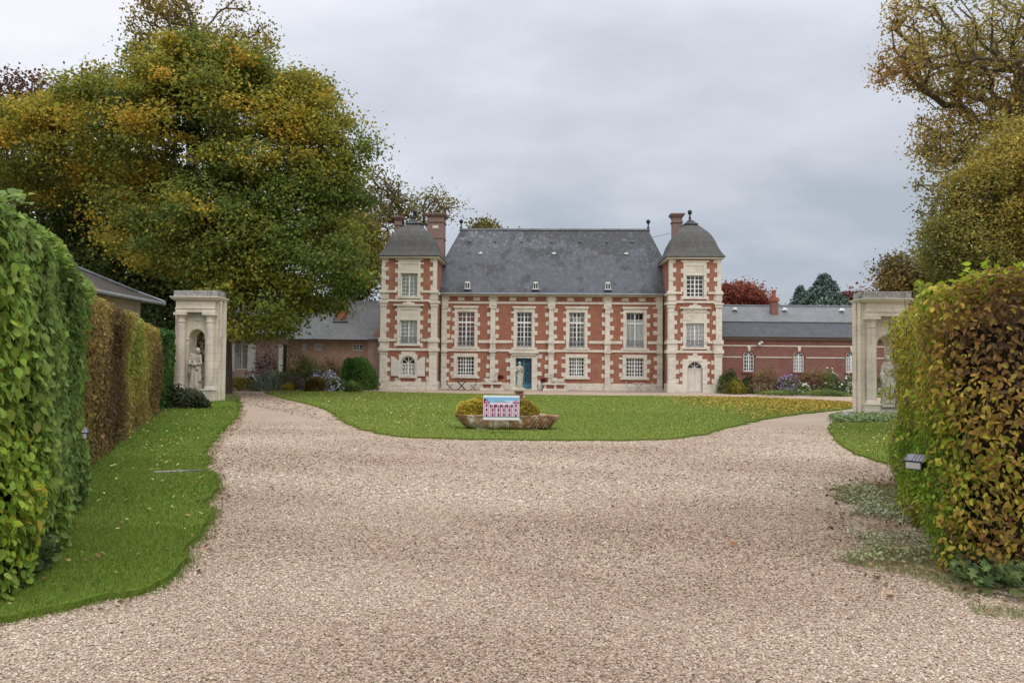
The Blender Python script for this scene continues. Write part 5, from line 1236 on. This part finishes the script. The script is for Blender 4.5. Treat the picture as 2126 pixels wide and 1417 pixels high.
# bright young shoots on the tops of the hedges
def shoots(name, label, pts, hmin, hmax, colr, ls, grp):
    b = MB(); Cs, Ns = [], []; o0 = pts[0]
    for (x, y, z) in pts:
        for _ in range(4):
            hh = rng.uniform(hmin, hmax); d = np.array([rng.normal() * .35, rng.normal() * .35, 1]); p = np.array([x, y, z - .1]) + rng.normal(size=3) * np.array([.08, .08, .02]); q_ = p + d * hh
            b.tube([p - np.array(o0), (p + q_) / 2 - np.array(o0) + rng.normal(size=3) * .01, q_ - np.array(o0)], [.005, .004, .002], 4)
            for k in range(int(hh / .028)):
                t = (k + 1) * .028 / hh; side = rng.normal(size=3); side[2] *= .3; side /= np.linalg.norm(side); Cs.append(p + d * hh * t + side * .045); Ns.append(np.cross(side, d) + np.array([0, 0, .8]) + rng.normal(size=3) * .3)
    E = empty(name, o0, 0, label=label, cat='shoots', group=grp); b.build('stem', M['twig'], E)
    C = np.array(Cs); leaves('foliage', C - np.array(o0), np.array(Ns), ls * (.7 + .5 * rng.random(len(C))), jitter(np.tile(np.array(colr), (len(C), 1)), .16), T_BEECH, F_BEECH, M['leaf'], E, tip=np.array(Ns) * 0 + rng.normal(size=C.shape) * .5 + np.array([0, 0, .4]))
shoots('hedge_shoots', 'bright yellow green shoots rising from the top of the right hedge near the picture edge', [tuple(at(u, 590, 6.3)) for u in (2040, 2062, 2080, 2100, 2125, 2150)], .12, .30, (.32, .42, .03), .085, 'young shoots above the right hedge')
shoots('hedge_shoots', 'low bright green shoots on the top left corner of the right hedge', [tuple(at(u, 592, 6.6)) for u in (1925, 1945, 1962, 1985, 2000, 2012, 2030)], .05, .15, (.30, .38, .03), .085, 'young shoots above the right hedge')

shoots('hedge_shoots', 'yellow green sprigs sticking out of the side of the right hedge above the lamp', SP, .05, .13, (.38, .40, .05), .06, 'young shoots above the right hedge')
# ------------------------------------------------------------------ ivy, bush, shrubs and flowers
def shrub(name, label, x, y, rx, ry, h, stops, n, ls, cat='shrub', T=T_BEECH, Fc=F_BEECH, z0=.05, group=None, flowers=None, nf=0, fs=.06, tuft=False, stems=8, mat='leaf', seed=0):
    E = empty(name, (x, y, 0), 0, label=label, cat=cat, group=group)
    b = MB()
    for k in range(stems):
        a = rng.uniform(0, 6.28); r_ = rng.uniform(.2, .8); p = (rx * r_ * math.cos(a), ry * r_ * math.sin(a), h * rng.uniform(.6, .95)); b.tube([(0, 0, .0), (p[0] * .5, p[1] * .5, p[2] * .6), p], [.02, .012, .005], 5)
    b.build('stem', M['twig'], E)
    d = unit(rng.normal(size=(n, 3))); d[:, 2] = np.abs(d[:, 2]) ** .8; r_ = rng.uniform(.45, 1.0, n) ** .5 * (.75 + .5 * pn(d * 2 + np.array([x, y, 0]), 1.6, seed))
    C = d * r_[:, None] * np.array([rx, ry, h * .92]); C[:, 2] = np.maximum(C[:, 2] + z0, .03)
    if tuft:
        N_ = rng.normal(size=(n, 3)) * np.array([1, 1, .2]); tip = d * .5 + np.array([0, 0, 1.])
    else: N_ = d + rng.normal(size=(n, 3)) * .5 + np.array([0, 0, .4]); tip = None
    leaves('foliage', C, N_, ls * (.6 + .8 * rng.random(n)), jitter(blend(stops, pn(C + np.array([x, y, 0]), 2.2, seed) + rng.normal(size=n) * .12), .2), T, Fc, M[mat], E, tip=tip)
    if nf:
        d = unit(rng.normal(size=(nf, 3))); d[:, 2] = np.abs(d[:, 2]); C = d * np.array([rx, ry, h]) * (.9 + .12 * rng.random((nf, 1))) * (.75 + .5 * pn(d * 2 + np.array([x, y, 0]), 1.6, seed))[:, None]; C[:, 2] += z0
        leaves('blossom', C, d + rng.normal(size=(nf, 3)) * .4, fs * (.6 + .7 * rng.random(nf)), jitter(np.tile(np.array(flowers), (nf, 1)), .12), T_LEAF, F_LEAF, M['leafdull'], E)
    return E
DKG = [(0, (.035, .055, .02)), (.5, (.08, .115, .03)), (1, (.15, .18, .045))]
MDG = [(0, (.06, .09, .028)), (.5, (.12, .17, .045)), (1, (.20, .25, .07))]
GRY = [(0, (.13, .16, .10)), (.5, (.22, .27, .18)), (1, (.32, .37, .28))]
YLW = [(0, (.14, .13, .02)), (.5, (.28, .22, .03)), (1, (.42, .32, .04))]
BRN = [(0, (.09, .065, .035)), (.5, (.19, .14, .06)), (1, (.28, .21, .09))]
GLD = [(0, (.30, .22, .04)), (.4, (.46, .35, .05)), (.7, (.58, .46, .06)), (1, (.60, .52, .12))]
RUS = [(0, (.12, .07, .035)), (.5, (.24, .15, .07)), (1, (.34, .24, .11))]
p_ = at(318, 750, 34.5); shrub('laurel_shrub', 'dark laurel mass between the cottage and the left portal', p_.x, 34.5, 2.0, 1.2, 3.1, [(0, (.02, .035, .015)), (1, (.06, .085, .03))], 5000, .17, seed=2)
bp = ground(400, 846)
bk = MB(); bk.rings([[(lp.x + rx_ * math.cos(t_) , 28.75 + ry_ * math.sin(t_), z_) for t_ in [2 * math.pi * i / 40 for i in range(40)]] for rx_, ry_, z_ in ((1.5, 1.75, -.02), (1.42, 1.6, .07), (1.25, 1.35, .17), (1.08, 1.1, .235), (.5, .5, .26))])
bk_o = bk.build('grass_bank', M['lawn2'], smooth=True); tag(bk_o, kind='structure')
shrub('rambling_bush', 'straggly dark leafy bush at the foot of the left portal', bp[0] - .0, 27.3, 1.05, .45, .82, [(0, (.04, .045, .025)), (.5, (.10, .11, .06)), (1, (.20, .20, .11))], 3400, .10, stems=22, seed=1)
# plants filling the trough
for i, (u, w_, h_, lab) in enumerate(((985, .47, .50, 'rounded golden brown shrub growing in the left half of the stone trough'), (1088, .47, .46, 'rounded golden brown shrub growing in the right half of the stone trough'))):
    p = at(u, 850, YT); E = shrub('trough_shrub', lab, p.x, YT, w_, .27, h_ + .04, GLD, 4200, .05, z0=.33, group='golden shrubs in the stone trough', stems=6, seed=i + 2)
    for c in E.children:
        if c.name.startswith('stem'): c.location.z = .33; c.scale.z = .6
for i, (x, y, lab) in enumerate(((-3.45, -.62, 'pot of dark red flowers on the plinth left of the blue door'), (-.62, -.62, 'pot of dark red flowers between the blue door and the right sphinx'))):
    off_ = Vector((x, y, 0)); off_.rotate(Euler((0, 0, R(-2.3)))); q_ = CH.location + off_
    zb = .475 if i == 0 else 0
    E = empty('flower_pot', (q_.x, q_.y, zb), 0, label=lab, cat='flower pot', group='pots of red flowers beside the door')
    b = MB(); b.lathe([(.09, 0), (.11, .04), (.14, .22 + (0 if i == 0 else .3)), (.16, .26 + (0 if i == 0 else .3)), (.13, .26 + (0 if i == 0 else .3))], (0, 0), 14); b.build('pot', M['terracotta'] if i == 0 else M['stone_dark'], E)
    n = 400; d = unit(rng.normal(size=(n, 3))); C = d * np.array([.24, .2, .17]) * rng.uniform(.5, 1, (n, 1)) + np.array([0, 0, .38 + (0 if i == 0 else .3)])
    leaves('foliage', C, d, .06, jitter(blend([(0, (.05, .012, .015)), (1, (.20, .03, .04))], rng.random(n)), .2), T_LEAF, F_LEAF, M['leafdull'], E)
# left flower bed (pixel of the foot, distance from the wall line)
def bed(u, v, Y, wpx, hpx, stops, lab, name='garden_shrub', n=900, ls=.10, **k):
    p = at(u, v, Y); w_ = wpx / 2 * Y / F * 1.12; h_ = hpx * Y / F * 1.25
    return shrub(name, lab, p.x, Y, w_, min(w_, .9), h_, stops, int(n * 2.6), ls, **k)
bed(741, 801, 48.0, 70, 64, [(0, (.035, .085, .02)), (.5, (.07, .15, .03)), (1, (.12, .21, .045))], 'dense dark green rounded evergreen shrub beside the left tower', 'evergreen_shrub', n=3800, ls=.11, tuft=True, seed=1)
bed(630, 795, 49.5, 92, 66, [(0, (.06, .07, .02)), (.5, (.15, .16, .03)), (1, (.30, .25, .05))], 'tall olive and yellow shrub in front of the tan brick wall', n=2600, seed=2)
bed(692, 797, 49.8, 60, 62, BRN, 'brownish airy shrub between the olive shrub and the evergreen', n=900, seed=3)
bed(552, 792, 49.5, 56, 66, [(0, (.04, .02, .02)), (.5, (.09, .055, .04)), (1, (.16, .10, .06))], 'dark reddish brown twiggy shrub by the white shutters', n=800, seed=4, stems=16)
bed(655, 800, 48.0, 70, 42, DKG, 'dark green mound in front of the olive shrub', n=1100, seed=5)
bed(523, 788, 47.6, 30, 28, DKG, 'white flowering plant below the shuttered window', 'flowering_plant', n=500, ls=.08, flowers=(.75, .73, .70), nf=160, fs=.13, seed=6)
bed(497, 790, 46.2, 56, 24, [(0, (.06, .08, .02)), (.5, (.16, .17, .03)), (1, (.34, .28, .05))], 'yellow green flowering mound at the left end of the flower bed', 'flowering_plant', n=900, ls=.08, flowers=(.55, .42, .05), nf=60, fs=.10, seed=7)
bed(560, 790, 47.0, 60, 30, GRY, 'grey leaved mound in the middle of the flower bed', 'garden_plant', n=900, ls=.09, seed=0)
bed(540, 793, 45.6, 44, 16, GRY, 'low silvery plant near the front edge of the flower bed', 'garden_plant', n=600, ls=.08, seed=1)
bed(614, 793, 46.2, 50, 30, [(0, (.06, .05, .04)), (.5, (.13, .10, .08)), (1, (.26, .18, .16))], 'pinkish sedum plant in the flower bed', 'garden_plant', n=900, ls=.08, seed=2)
bed(598, 795, 45.2, 26, 14, YLW, 'small bright yellow plant at the front of the flower bed', 'garden_plant', n=400, ls=.07, seed=3)
bed(650, 799, 45.0, 38, 24, [(0, (.12, .08, .02)), (.5, (.24, .17, .04)), (1, (.34, .26, .08))], 'tufted ochre grass clump at the front of the flower bed', 'grass_clump', n=1200, ls=.09, tuft=True, seed=4)
bed(660, 792, 47.0, 44, 30, MDG, 'lilac aster clump behind the ochre grass', 'flowering_plant', n=600, ls=.07, flowers=(.40, .34, .58), nf=260, fs=.10, seed=5)
bed(686, 799, 45.6, 40, 32, MDG, 'pale lilac aster clump right of the ochre grass', 'flowering_plant', n=700, ls=.07, flowers=(.50, .46, .62), nf=320, fs=.10, seed=6)
bed(733, 804, 44.6, 36, 20, [(0, (.05, .08, .02)), (.5, (.12, .17, .04)), (1, (.24, .28, .08))], 'low yellow green clump near the left tower end of the bed', 'garden_plant', n=600, ls=.08, seed=7)
bed(703, 802, 46.0, 34, 22, MDG, 'green leafy clump between the pale asters and the end of the bed', 'garden_plant', n=600, ls=.08, seed=0)
bed(585, 790, 48.0, 40, 34, MDG, 'mid green leafy clump behind the pinkish sedum', 'garden_plant', n=700, ls=.09, seed=3)
bed(478, 782, 48.0, 36, 20, MDG, 'green plant at the far left end of the flower bed', 'garden_plant', n=500, ls=.09, seed=3)
# right border
bed(1517, 808, 48.3, 40, 42, DKG, 'dark green shrub against the right tower corner', n=1100, seed=1)
bed(1527, 812, 47.3, 40, 28, [(0, (.08, .09, .02)), (.5, (.20, .19, .03)), (1, (.34, .28, .05))], 'yellow green plant in front of the dark shrub by the right tower', 'garden_plant', n=700, ls=.09, seed=2)
bed(1548, 809, 48.2, 34, 30, DKG, 'dark green mound under the first arched window', n=800, seed=3)
bed(1588, 812, 48.0, 66, 42, RUS, 'rusty pink shrub between the first window and the purple asters', n=1300, seed=4)
bed(1634, 811, 47.6, 56, 30, MDG, 'purple aster clump below the second arched window', 'flowering_plant', n=900, ls=.08, flowers=(.30, .22, .40), nf=520, fs=.10, seed=5)
bed(1690, 812, 48.0, 66, 46, RUS, 'loose reddish brown shrub right of the purple asters', n=1100, seed=6, stems=18)
bed(1728, 813, 47.6, 52, 40, MDG, 'green bush with a few white flowers near the right portal', n=1100, ls=.09, flowers=(.7, .7, .66), nf=40, fs=.12, seed=7)
bed(1666, 815, 46.6, 24, 22, MDG, 'small white flowered plant in front of the purple asters', 'flowering_plant', n=400, ls=.08, flowers=(.75, .74, .70), nf=50, fs=.12, seed=0)
bed(1765, 812, 47.6, 40, 34, MDG, 'white flowered green plant just left of the right portal', 'flowering_plant', n=700, ls=.08, flowers=(.75, .74, .70), nf=60, fs=.12, seed=1)
bed(1620, 817, 45.6, 90, 10, MDG, 'low green edging plants along the front of the right border', 'edging_plant', n=900, ls=.08, seed=2)
bed(1710, 820, 45.2, 80, 10, MDG, 'low grey green edging plants near the right portal', 'edging_plant', n=800, ls=.08, seed=3)
bed(1850, 812, 47.6, 90, 40, MDG, 'green shrubs seen through the arch of the right portal', n=900, seed=4)

# low ground cover at the hedge foot
def poly_mask(P_, poly):
    x, y = P_[:, 0], P_[:, 1]; ins = np.zeros(len(P_), bool); n = len(poly)
    for i in range(n):
        x0_, y0_ = poly[i]; x1_, y1_ = poly[(i + 1) % n]
        if y0_ == y1_: continue
        c_ = (y0_ > y) != (y1_ > y); ins ^= c_ & (x < (x1_ - x0_) * (y - y0_) / (y1_ - y0_) + x0_)
    return ins
def scatter(poly, dens, maxn=400000, ymax=None, ymin=None):
    xs = [p[0] for p in poly]; ys = [p[1] for p in poly]; y0_, y1_ = max(min(ys), ymin if ymin is not None else -99), min(max(ys), ymax or 99)
    n = min(maxn, int((max(xs) - min(xs)) * (y1_ - y0_) * dens)); P_ = np.stack([rng.uniform(min(xs), max(xs), n), rng.uniform(y0_, y1_, n)], 1)
    P_ = P_[poly_mask(P_, poly)]; return P_[np.abs(P_[:, 0]) < .74 * P_[:, 1] + .8]
def blades(name, P_, z, hgt, wd, stops, lean=.5, freq=.8, seed=0, j=.22, nz=.12):
    n = len(P_); a = rng.uniform(0, 6.283, n); la = rng.uniform(0, 6.283, n); l_ = rng.uniform(0, lean, n); h_ = hgt * rng.uniform(.5, 1.25, n)
    B = np.stack([P_[:, 0], P_[:, 1], np.full(n, z)], 1); u = np.stack([np.cos(a), np.sin(a), 0 * a], 1) * wd[:, None] * .5 if isinstance(wd, np.ndarray) else np.stack([np.cos(a), np.sin(a), 0 * a], 1) * wd * .5
    tip = B + np.stack([np.cos(la) * l_ * h_, np.sin(la) * l_ * h_, h_ * (1 - .3 * l_)], 1)
    V = np.stack([B - u, B + u, tip], 1).reshape(-1, 3); Fa = np.arange(3 * n).reshape(-1, 3)
    c_ = jitter(blend(stops, pn(np.stack([P_[:, 0], P_[:, 1], 0 * a], 1), freq, seed) + rng.normal(size=n) * nz), j)
    o_ = np_mesh(name, V, Fa, M['leaf'], None, np.repeat(c_, 3, 0)); tag(o_, kind='stuff'); return o_
GR = [(0, (.115, .175, .028)), (.5, (.15, .215, .034)), (1, (.20, .245, .05))]
GRC = [(0, (.125, .19, .026)), (.5, (.16, .22, .032)), (1, (.20, .245, .05))]
P_ = scatter(lawn_l, 5200, ymax=7.5, maxn=900000); blades('grass', P_, .045, .040, .0055, GR)
P_ = scatter(lawn_l, 1900, ymin=7.5, ymax=13); blades('grass', P_, .045, .040, .009, GR)
P_ = scatter(lawn_l, 600, ymin=13, ymax=32); blades('grass', P_, .045, .038, .016, GR)
P_ = scatter(lawn_c, 420, maxn=900000, ymax=27); blades('grass', P_, .04, .034, .018, GRC, freq=.35)
P_ = scatter(lawn_c, 170, maxn=900000, ymin=27); blades('grass', P_, .04, .034, .03, GRC, freq=.35)
P_ = scatter(lawn_r, 700, ymax=40); blades('grass', P_, .04, .038, .015, GRC)
tt = rng.uniform(0, 6.283, 2600); rr_ = rng.uniform(.72, 1.0, 2600); Q_ = np.stack([lp.x + 1.46 * rr_ * np.cos(tt), 28.75 + 1.7 * rr_ * np.sin(tt)], 1)
o = blades('grass', Q_, 0, .12, .02, GR, lean=.8); co = np.empty(len(o.data.vertices) * 3, dtype=np.float32); o.data.vertices.foreach_get('co', co); co = co.reshape(-1, 3); co[:, 2] += np.repeat((1 - rr_) / .28 * .22, 3); o.data.vertices.foreach_set('co', co.ravel()); o.data.update()
# longer tufts along the lawn edges
def edge_tufts(poly, dens, spread, z, hgt, wd, stops, ymax=99, ymin=0):
    out = []
    n = len(poly)
    for i in range(n):
        a, c = poly[i], poly[(i + 1) % n]
        if not (ymin < a[1] < ymax) or abs(a[0]) > .75 * a[1] + 1: continue
        L = math.hypot(c[0] - a[0], c[1] - a[1]); k = rng.poisson(L * dens)
        for _ in range(k): t = rng.random(); out.append((a[0] + (c[0] - a[0]) * t + rng.normal() * spread, a[1] + (c[1] - a[1]) * t + rng.normal() * spread))
    if out: blades('grass', np.array(out), z, hgt, wd, stops, lean=.9)
edge_tufts(lawn_l, 700, .05, .01, .055, .006, GR, ymax=14); edge_tufts(lawn_l, 220, .07, .01, .05, .014, GR, ymin=14)
edge_tufts(lawn_c, 240, .07, .015, .045, .015, GRC); edge_tufts(lawn_r, 110, .03, .015, .045, .014, GRC)
# verge under the right hedge: dry grass, silvery weeds, litter
VG = [(0, (.17, .15, .06)), (.45, (.20, .21, .08)), (1, (.24, .28, .10))]
P_ = scatter(verge_r, 3400, maxn=500000, ymax=11); d_ = pn(np.stack([P_[:, 0], P_[:, 1], 0 * P_[:, 0]], 1), 2.2, 4); blades('grass', P_[d_ > .32], .01, .045, .006, VG, lean=1.1, freq=2)
P_ = scatter(verge_r, 1300, ymin=6.5, ymax=10.5); d_ = pn(np.stack([P_[:, 0], P_[:, 1], 0 * P_[:, 0]], 1), 1.6, 6); P_ = P_[(d_ > .50) & (P_[:, 0] < 4.9)]; P_ = P_[rng.random(len(P_)) < .8]; n = len(P_)
C = np.stack([P_[:, 0], P_[:, 1], .03 + rng.random(n) * .07], 1)
o = leaves('weeds', C, rng.normal(size=(n, 3)) * .6 + np.array([0, 0, 1.]), .034 * (.6 + .7 * rng.random(n)), jitter(blend([(0, (.26, .26, .12)), (.5, (.34, .38, .21)), (1, (.42, .50, .35))], pn(C, 1.6, 2) + rng.normal(size=n) * .15), .15), T_BEECH, F_BEECH, M['leafdull']); tag(o, kind='stuff')
P_ = PX([(1985, 1175), (2126, 1165), (2250, 1230), (2200, 1262), (2060, 1245), (1975, 1215)])
Q_ = scatter(P_, 650, ymax=9, ymin=4); n = len(Q_); C = np.stack([Q_[:, 0], Q_[:, 1], .03 + rng.random(n) * .16], 1)
o = leaves('ivy', C, rng.normal(size=(n, 3)) * .5 + np.array([0, -.5, 1.]), .075 * (.6 + .7 * rng.random(n)), jitter(blend([(0, (.03, .05, .018)), (1, (.10, .14, .04))], rng.random(n)), .2), T_MAPLE, F_MAPLE, M['leafdull']); tag(o, kind='stuff')
Q_ = scatter(PX([(-60, 1180), (10, 1120), (95, 1140), (120, 1190), (50, 1235), (-60, 1260)]), 1300, ymax=9, ymin=4); n = len(Q_); C = np.stack([Q_[:, 0], Q_[:, 1], .06 + rng.random(n) * .22], 1)
o = leaves('ivy', C, rng.normal(size=(n, 3)) * .5 + np.array([.3, -.5, 1.]), .075 * (.6 + .7 * rng.random(n)), jitter(blend([(0, (.03, .05, .018)), (1, (.10, .14, .04))], rng.random(n)), .2), T_MAPLE, F_MAPLE, M['leafdull']); tag(o, kind='stuff')
Q_ = scatter(PX([(1718, 873), (1745, 865), (1870, 866), (1870, 878), (1745, 880)]), 320, ymin=18, ymax=32); n = len(Q_); C = np.stack([Q_[:, 0], Q_[:, 1], .05 + rng.random(n) * .14], 1)
o = leaves('weeds', C, rng.normal(size=(n, 3)) * .5 + np.array([0, -.3, 1.]), .11, jitter(blend([(0, (.11, .16, .05)), (1, (.28, .34, .16))], rng.random(n)), .15), T_BEECH, F_BEECH, M['leafdull']); tag(o, kind='stuff')
Q_ = scatter(PX([(440, 838), (452, 820), (486, 820), (500, 832), (482, 842)]), 900, ymin=20, ymax=36); blades('grass', Q_, .03, .20, .03, VG, lean=.8)
# fallen leaves
def fallen(poly, dens, stops, ls, T=T_BEECH, Fc=F_BEECH, ymin=None, ymax=None, mask=None, z=.075, flat_=.35):
    Q_ = scatter(poly, dens, ymin=ymin, ymax=ymax)
    if mask is not None: Q_ = Q_[mask(Q_)]
    n = len(Q_)
    if n == 0: return
    C = np.stack([Q_[:, 0], Q_[:, 1], z + rng.random(n) * .012], 1)
    o_ = leaves('fallen_leaves', C, rng.normal(size=(n, 3)) * flat_ + np.array([0, 0, 1.]), ls * (.6 + .8 * rng.random(n)), jitter(blend(stops, rng.random(n)), .2), T, Fc, M['leafdull']); tag(o_, kind='stuff')
FL = [(0, (.16, .08, .03)), (.4, (.32, .22, .08)), (.8, (.50, .42, .18)), (1, (.60, .55, .36))]
LIT = [(0, (.11, .07, .04)), (.5, (.22, .14, .075)), (1, (.36, .25, .13))]
fallen(lawn_l, 14, FL, .05, ymax=30)
fallen(lawn_c, 6, FL, .07, mask=lambda q: (q[:, 0] < -2 - (q[:, 1] - 25) * .12))
fallen(lawn_c, 1.5, FL, .06)
fallen(lawn_c, 130, [(0, (.26, .16, .02)), (1, (.46, .34, .06))], .085, mask=lambda q: rng.random(len(q)) < np.clip((q[:, 0] - 7.0) / 7, 0, 1))
fallen(lawn_r, 14, FL, .06)
fallen([(-7.5, 9.8), (-5.7, 9.8), (-12.2, 27.4), (-14, 27.4)], 160, LIT, .06)   # litter along the hedge foot
fallen(verge_r, 110, LIT, .05, z=.03); fallen(PX([(1700, 1000), (1860, 990), (1860, 1012), (1760, 1040), (1760, 1150), (1900, 1240), (1850, 1250), (1700, 1130)]), 60, LIT, .05, z=.015)
band = [(p[0] + .1, p[1] - .03) for p in lawn_l]
edge = PX([(500, 850), (480, 885), (445, 925), (432, 950), (448, 980), (455, 1030), (432, 1110), (400, 1190), (330, 1225), (200, 1262), (150, 1285), (250, 1262), (350, 1222), (418, 1190), (455, 1110), (480, 1030), (462, 970), (450, 945), (465, 920), (500, 885), (515, 850)])
fallen(edge, 170, LIT, .042, z=.012)
fallen(PX([(470, 815), (545, 818), (640, 842), (700, 868), (690, 880), (560, 850), (480, 835)]), 26, LIT, .07, z=.012)
g1 = ground(1521, 1135); o = leaves('fallen_leaf', np.array([[0, 0, .03]]), np.array([[.3, -.5, 1.]]), .075, np.array([[.30, .11, .04]]), T_MAPLE, F_MAPLE, M['leafdull']); o.location = (g1[0], g1[1], .005); tag(o, 'single rust brown fallen leaf lying on the open gravel at right', 'leaf')
g1 = ground(1107, 1068); o = leaves('fallen_leaf', np.array([[0, 0, .02]]), np.array([[.1, -.3, 1.]]), .05, np.array([[.22, .07, .04]]), T_BEECH, F_BEECH, M['leafdull']); o.location = (g1[0], g1[1], .005) ; tag(o, 'small dark red fallen leaf lying on the gravel below the trough', 'leaf')

# ------------------------------------------------------------------ gravel stones close to the camera
T_P = np.array([(.5, 0, 0), (.15, .42, .05), (-.45, .2, 0), (-.38, -.3, .02), (.2, -.45, 0), (.05, .02, .34), (-.1, -.05, -.25)])
F_P = np.array([(0, 1, 5), (1, 2, 5), (2, 3, 5), (3, 4, 5), (4, 0, 5)])
PC = [(0, (.11, .065, .042)), (.2, (.25, .165, .115)), (.5, (.37, .275, .20)), (.76, (.455, .36, .268)), (1, (.60, .52, .40))]
def pebbles(y0_, y1_, dens, s0, fade, maxn=400000):
    n = min(maxn, int((y1_ - y0_) * 1.5 * y1_ * dens)); Q_ = np.stack([rng.uniform(-.75 * y1_, .75 * y1_, n), rng.uniform(y0_, y1_, n)], 1)
    Q_ = Q_[np.abs(Q_[:, 0]) < .70 * Q_[:, 1] + .3]
    for pl in (lawn_l, lawn_c, lawn_r): Q_ = Q_[~poly_mask(Q_, pl)]
    inv = poly_mask(Q_, verge_r); Q_ = Q_[~inv | (rng.random(len(Q_)) < .75)]
    Q_ = Q_[rng.random(len(Q_)) < fade(Q_[:, 1])]; n = len(Q_); s = s0 * (.5 + .9 * rng.random(n) ** 1.6)
    C = np.stack([Q_[:, 0], Q_[:, 1], s * .10 + rng.random(n) * .004], 1)
    big = pn(np.stack([Q_[:, 0] * .7, Q_[:, 1] * 1.6, 0 * s], 1), .9, 3)
    c_ = jitter(blend(PC, rng.beta(2.0, 2.0, n) + (big - .5) * .5), .06)
    return leaves('gravel', C, rng.normal(size=(n, 3)) * .28 + np.array([0, 0, 1.]), s, c_, T_P, F_P, M['pebble'])
for y0_, y1_, de, s_, fd in ((3.4, 6.4, 7500, .0155, lambda y: np.clip((6.4 - y) / .8, 0, 1)), (5.6, 10.5, 3200, .020, lambda y: np.clip((y - 5.6) / .8, 0, 1) * np.clip((10.5 - y) / 2, 0, 1)), (8.5, 22, 650, .031, lambda y: np.clip((y - 8.5) / 2, 0, 1) * np.clip((22 - y) / 10, 0, 1) ** .7)):
    o = pebbles(y0_, y1_, de, s_, fd); tag(o, kind='stuff')
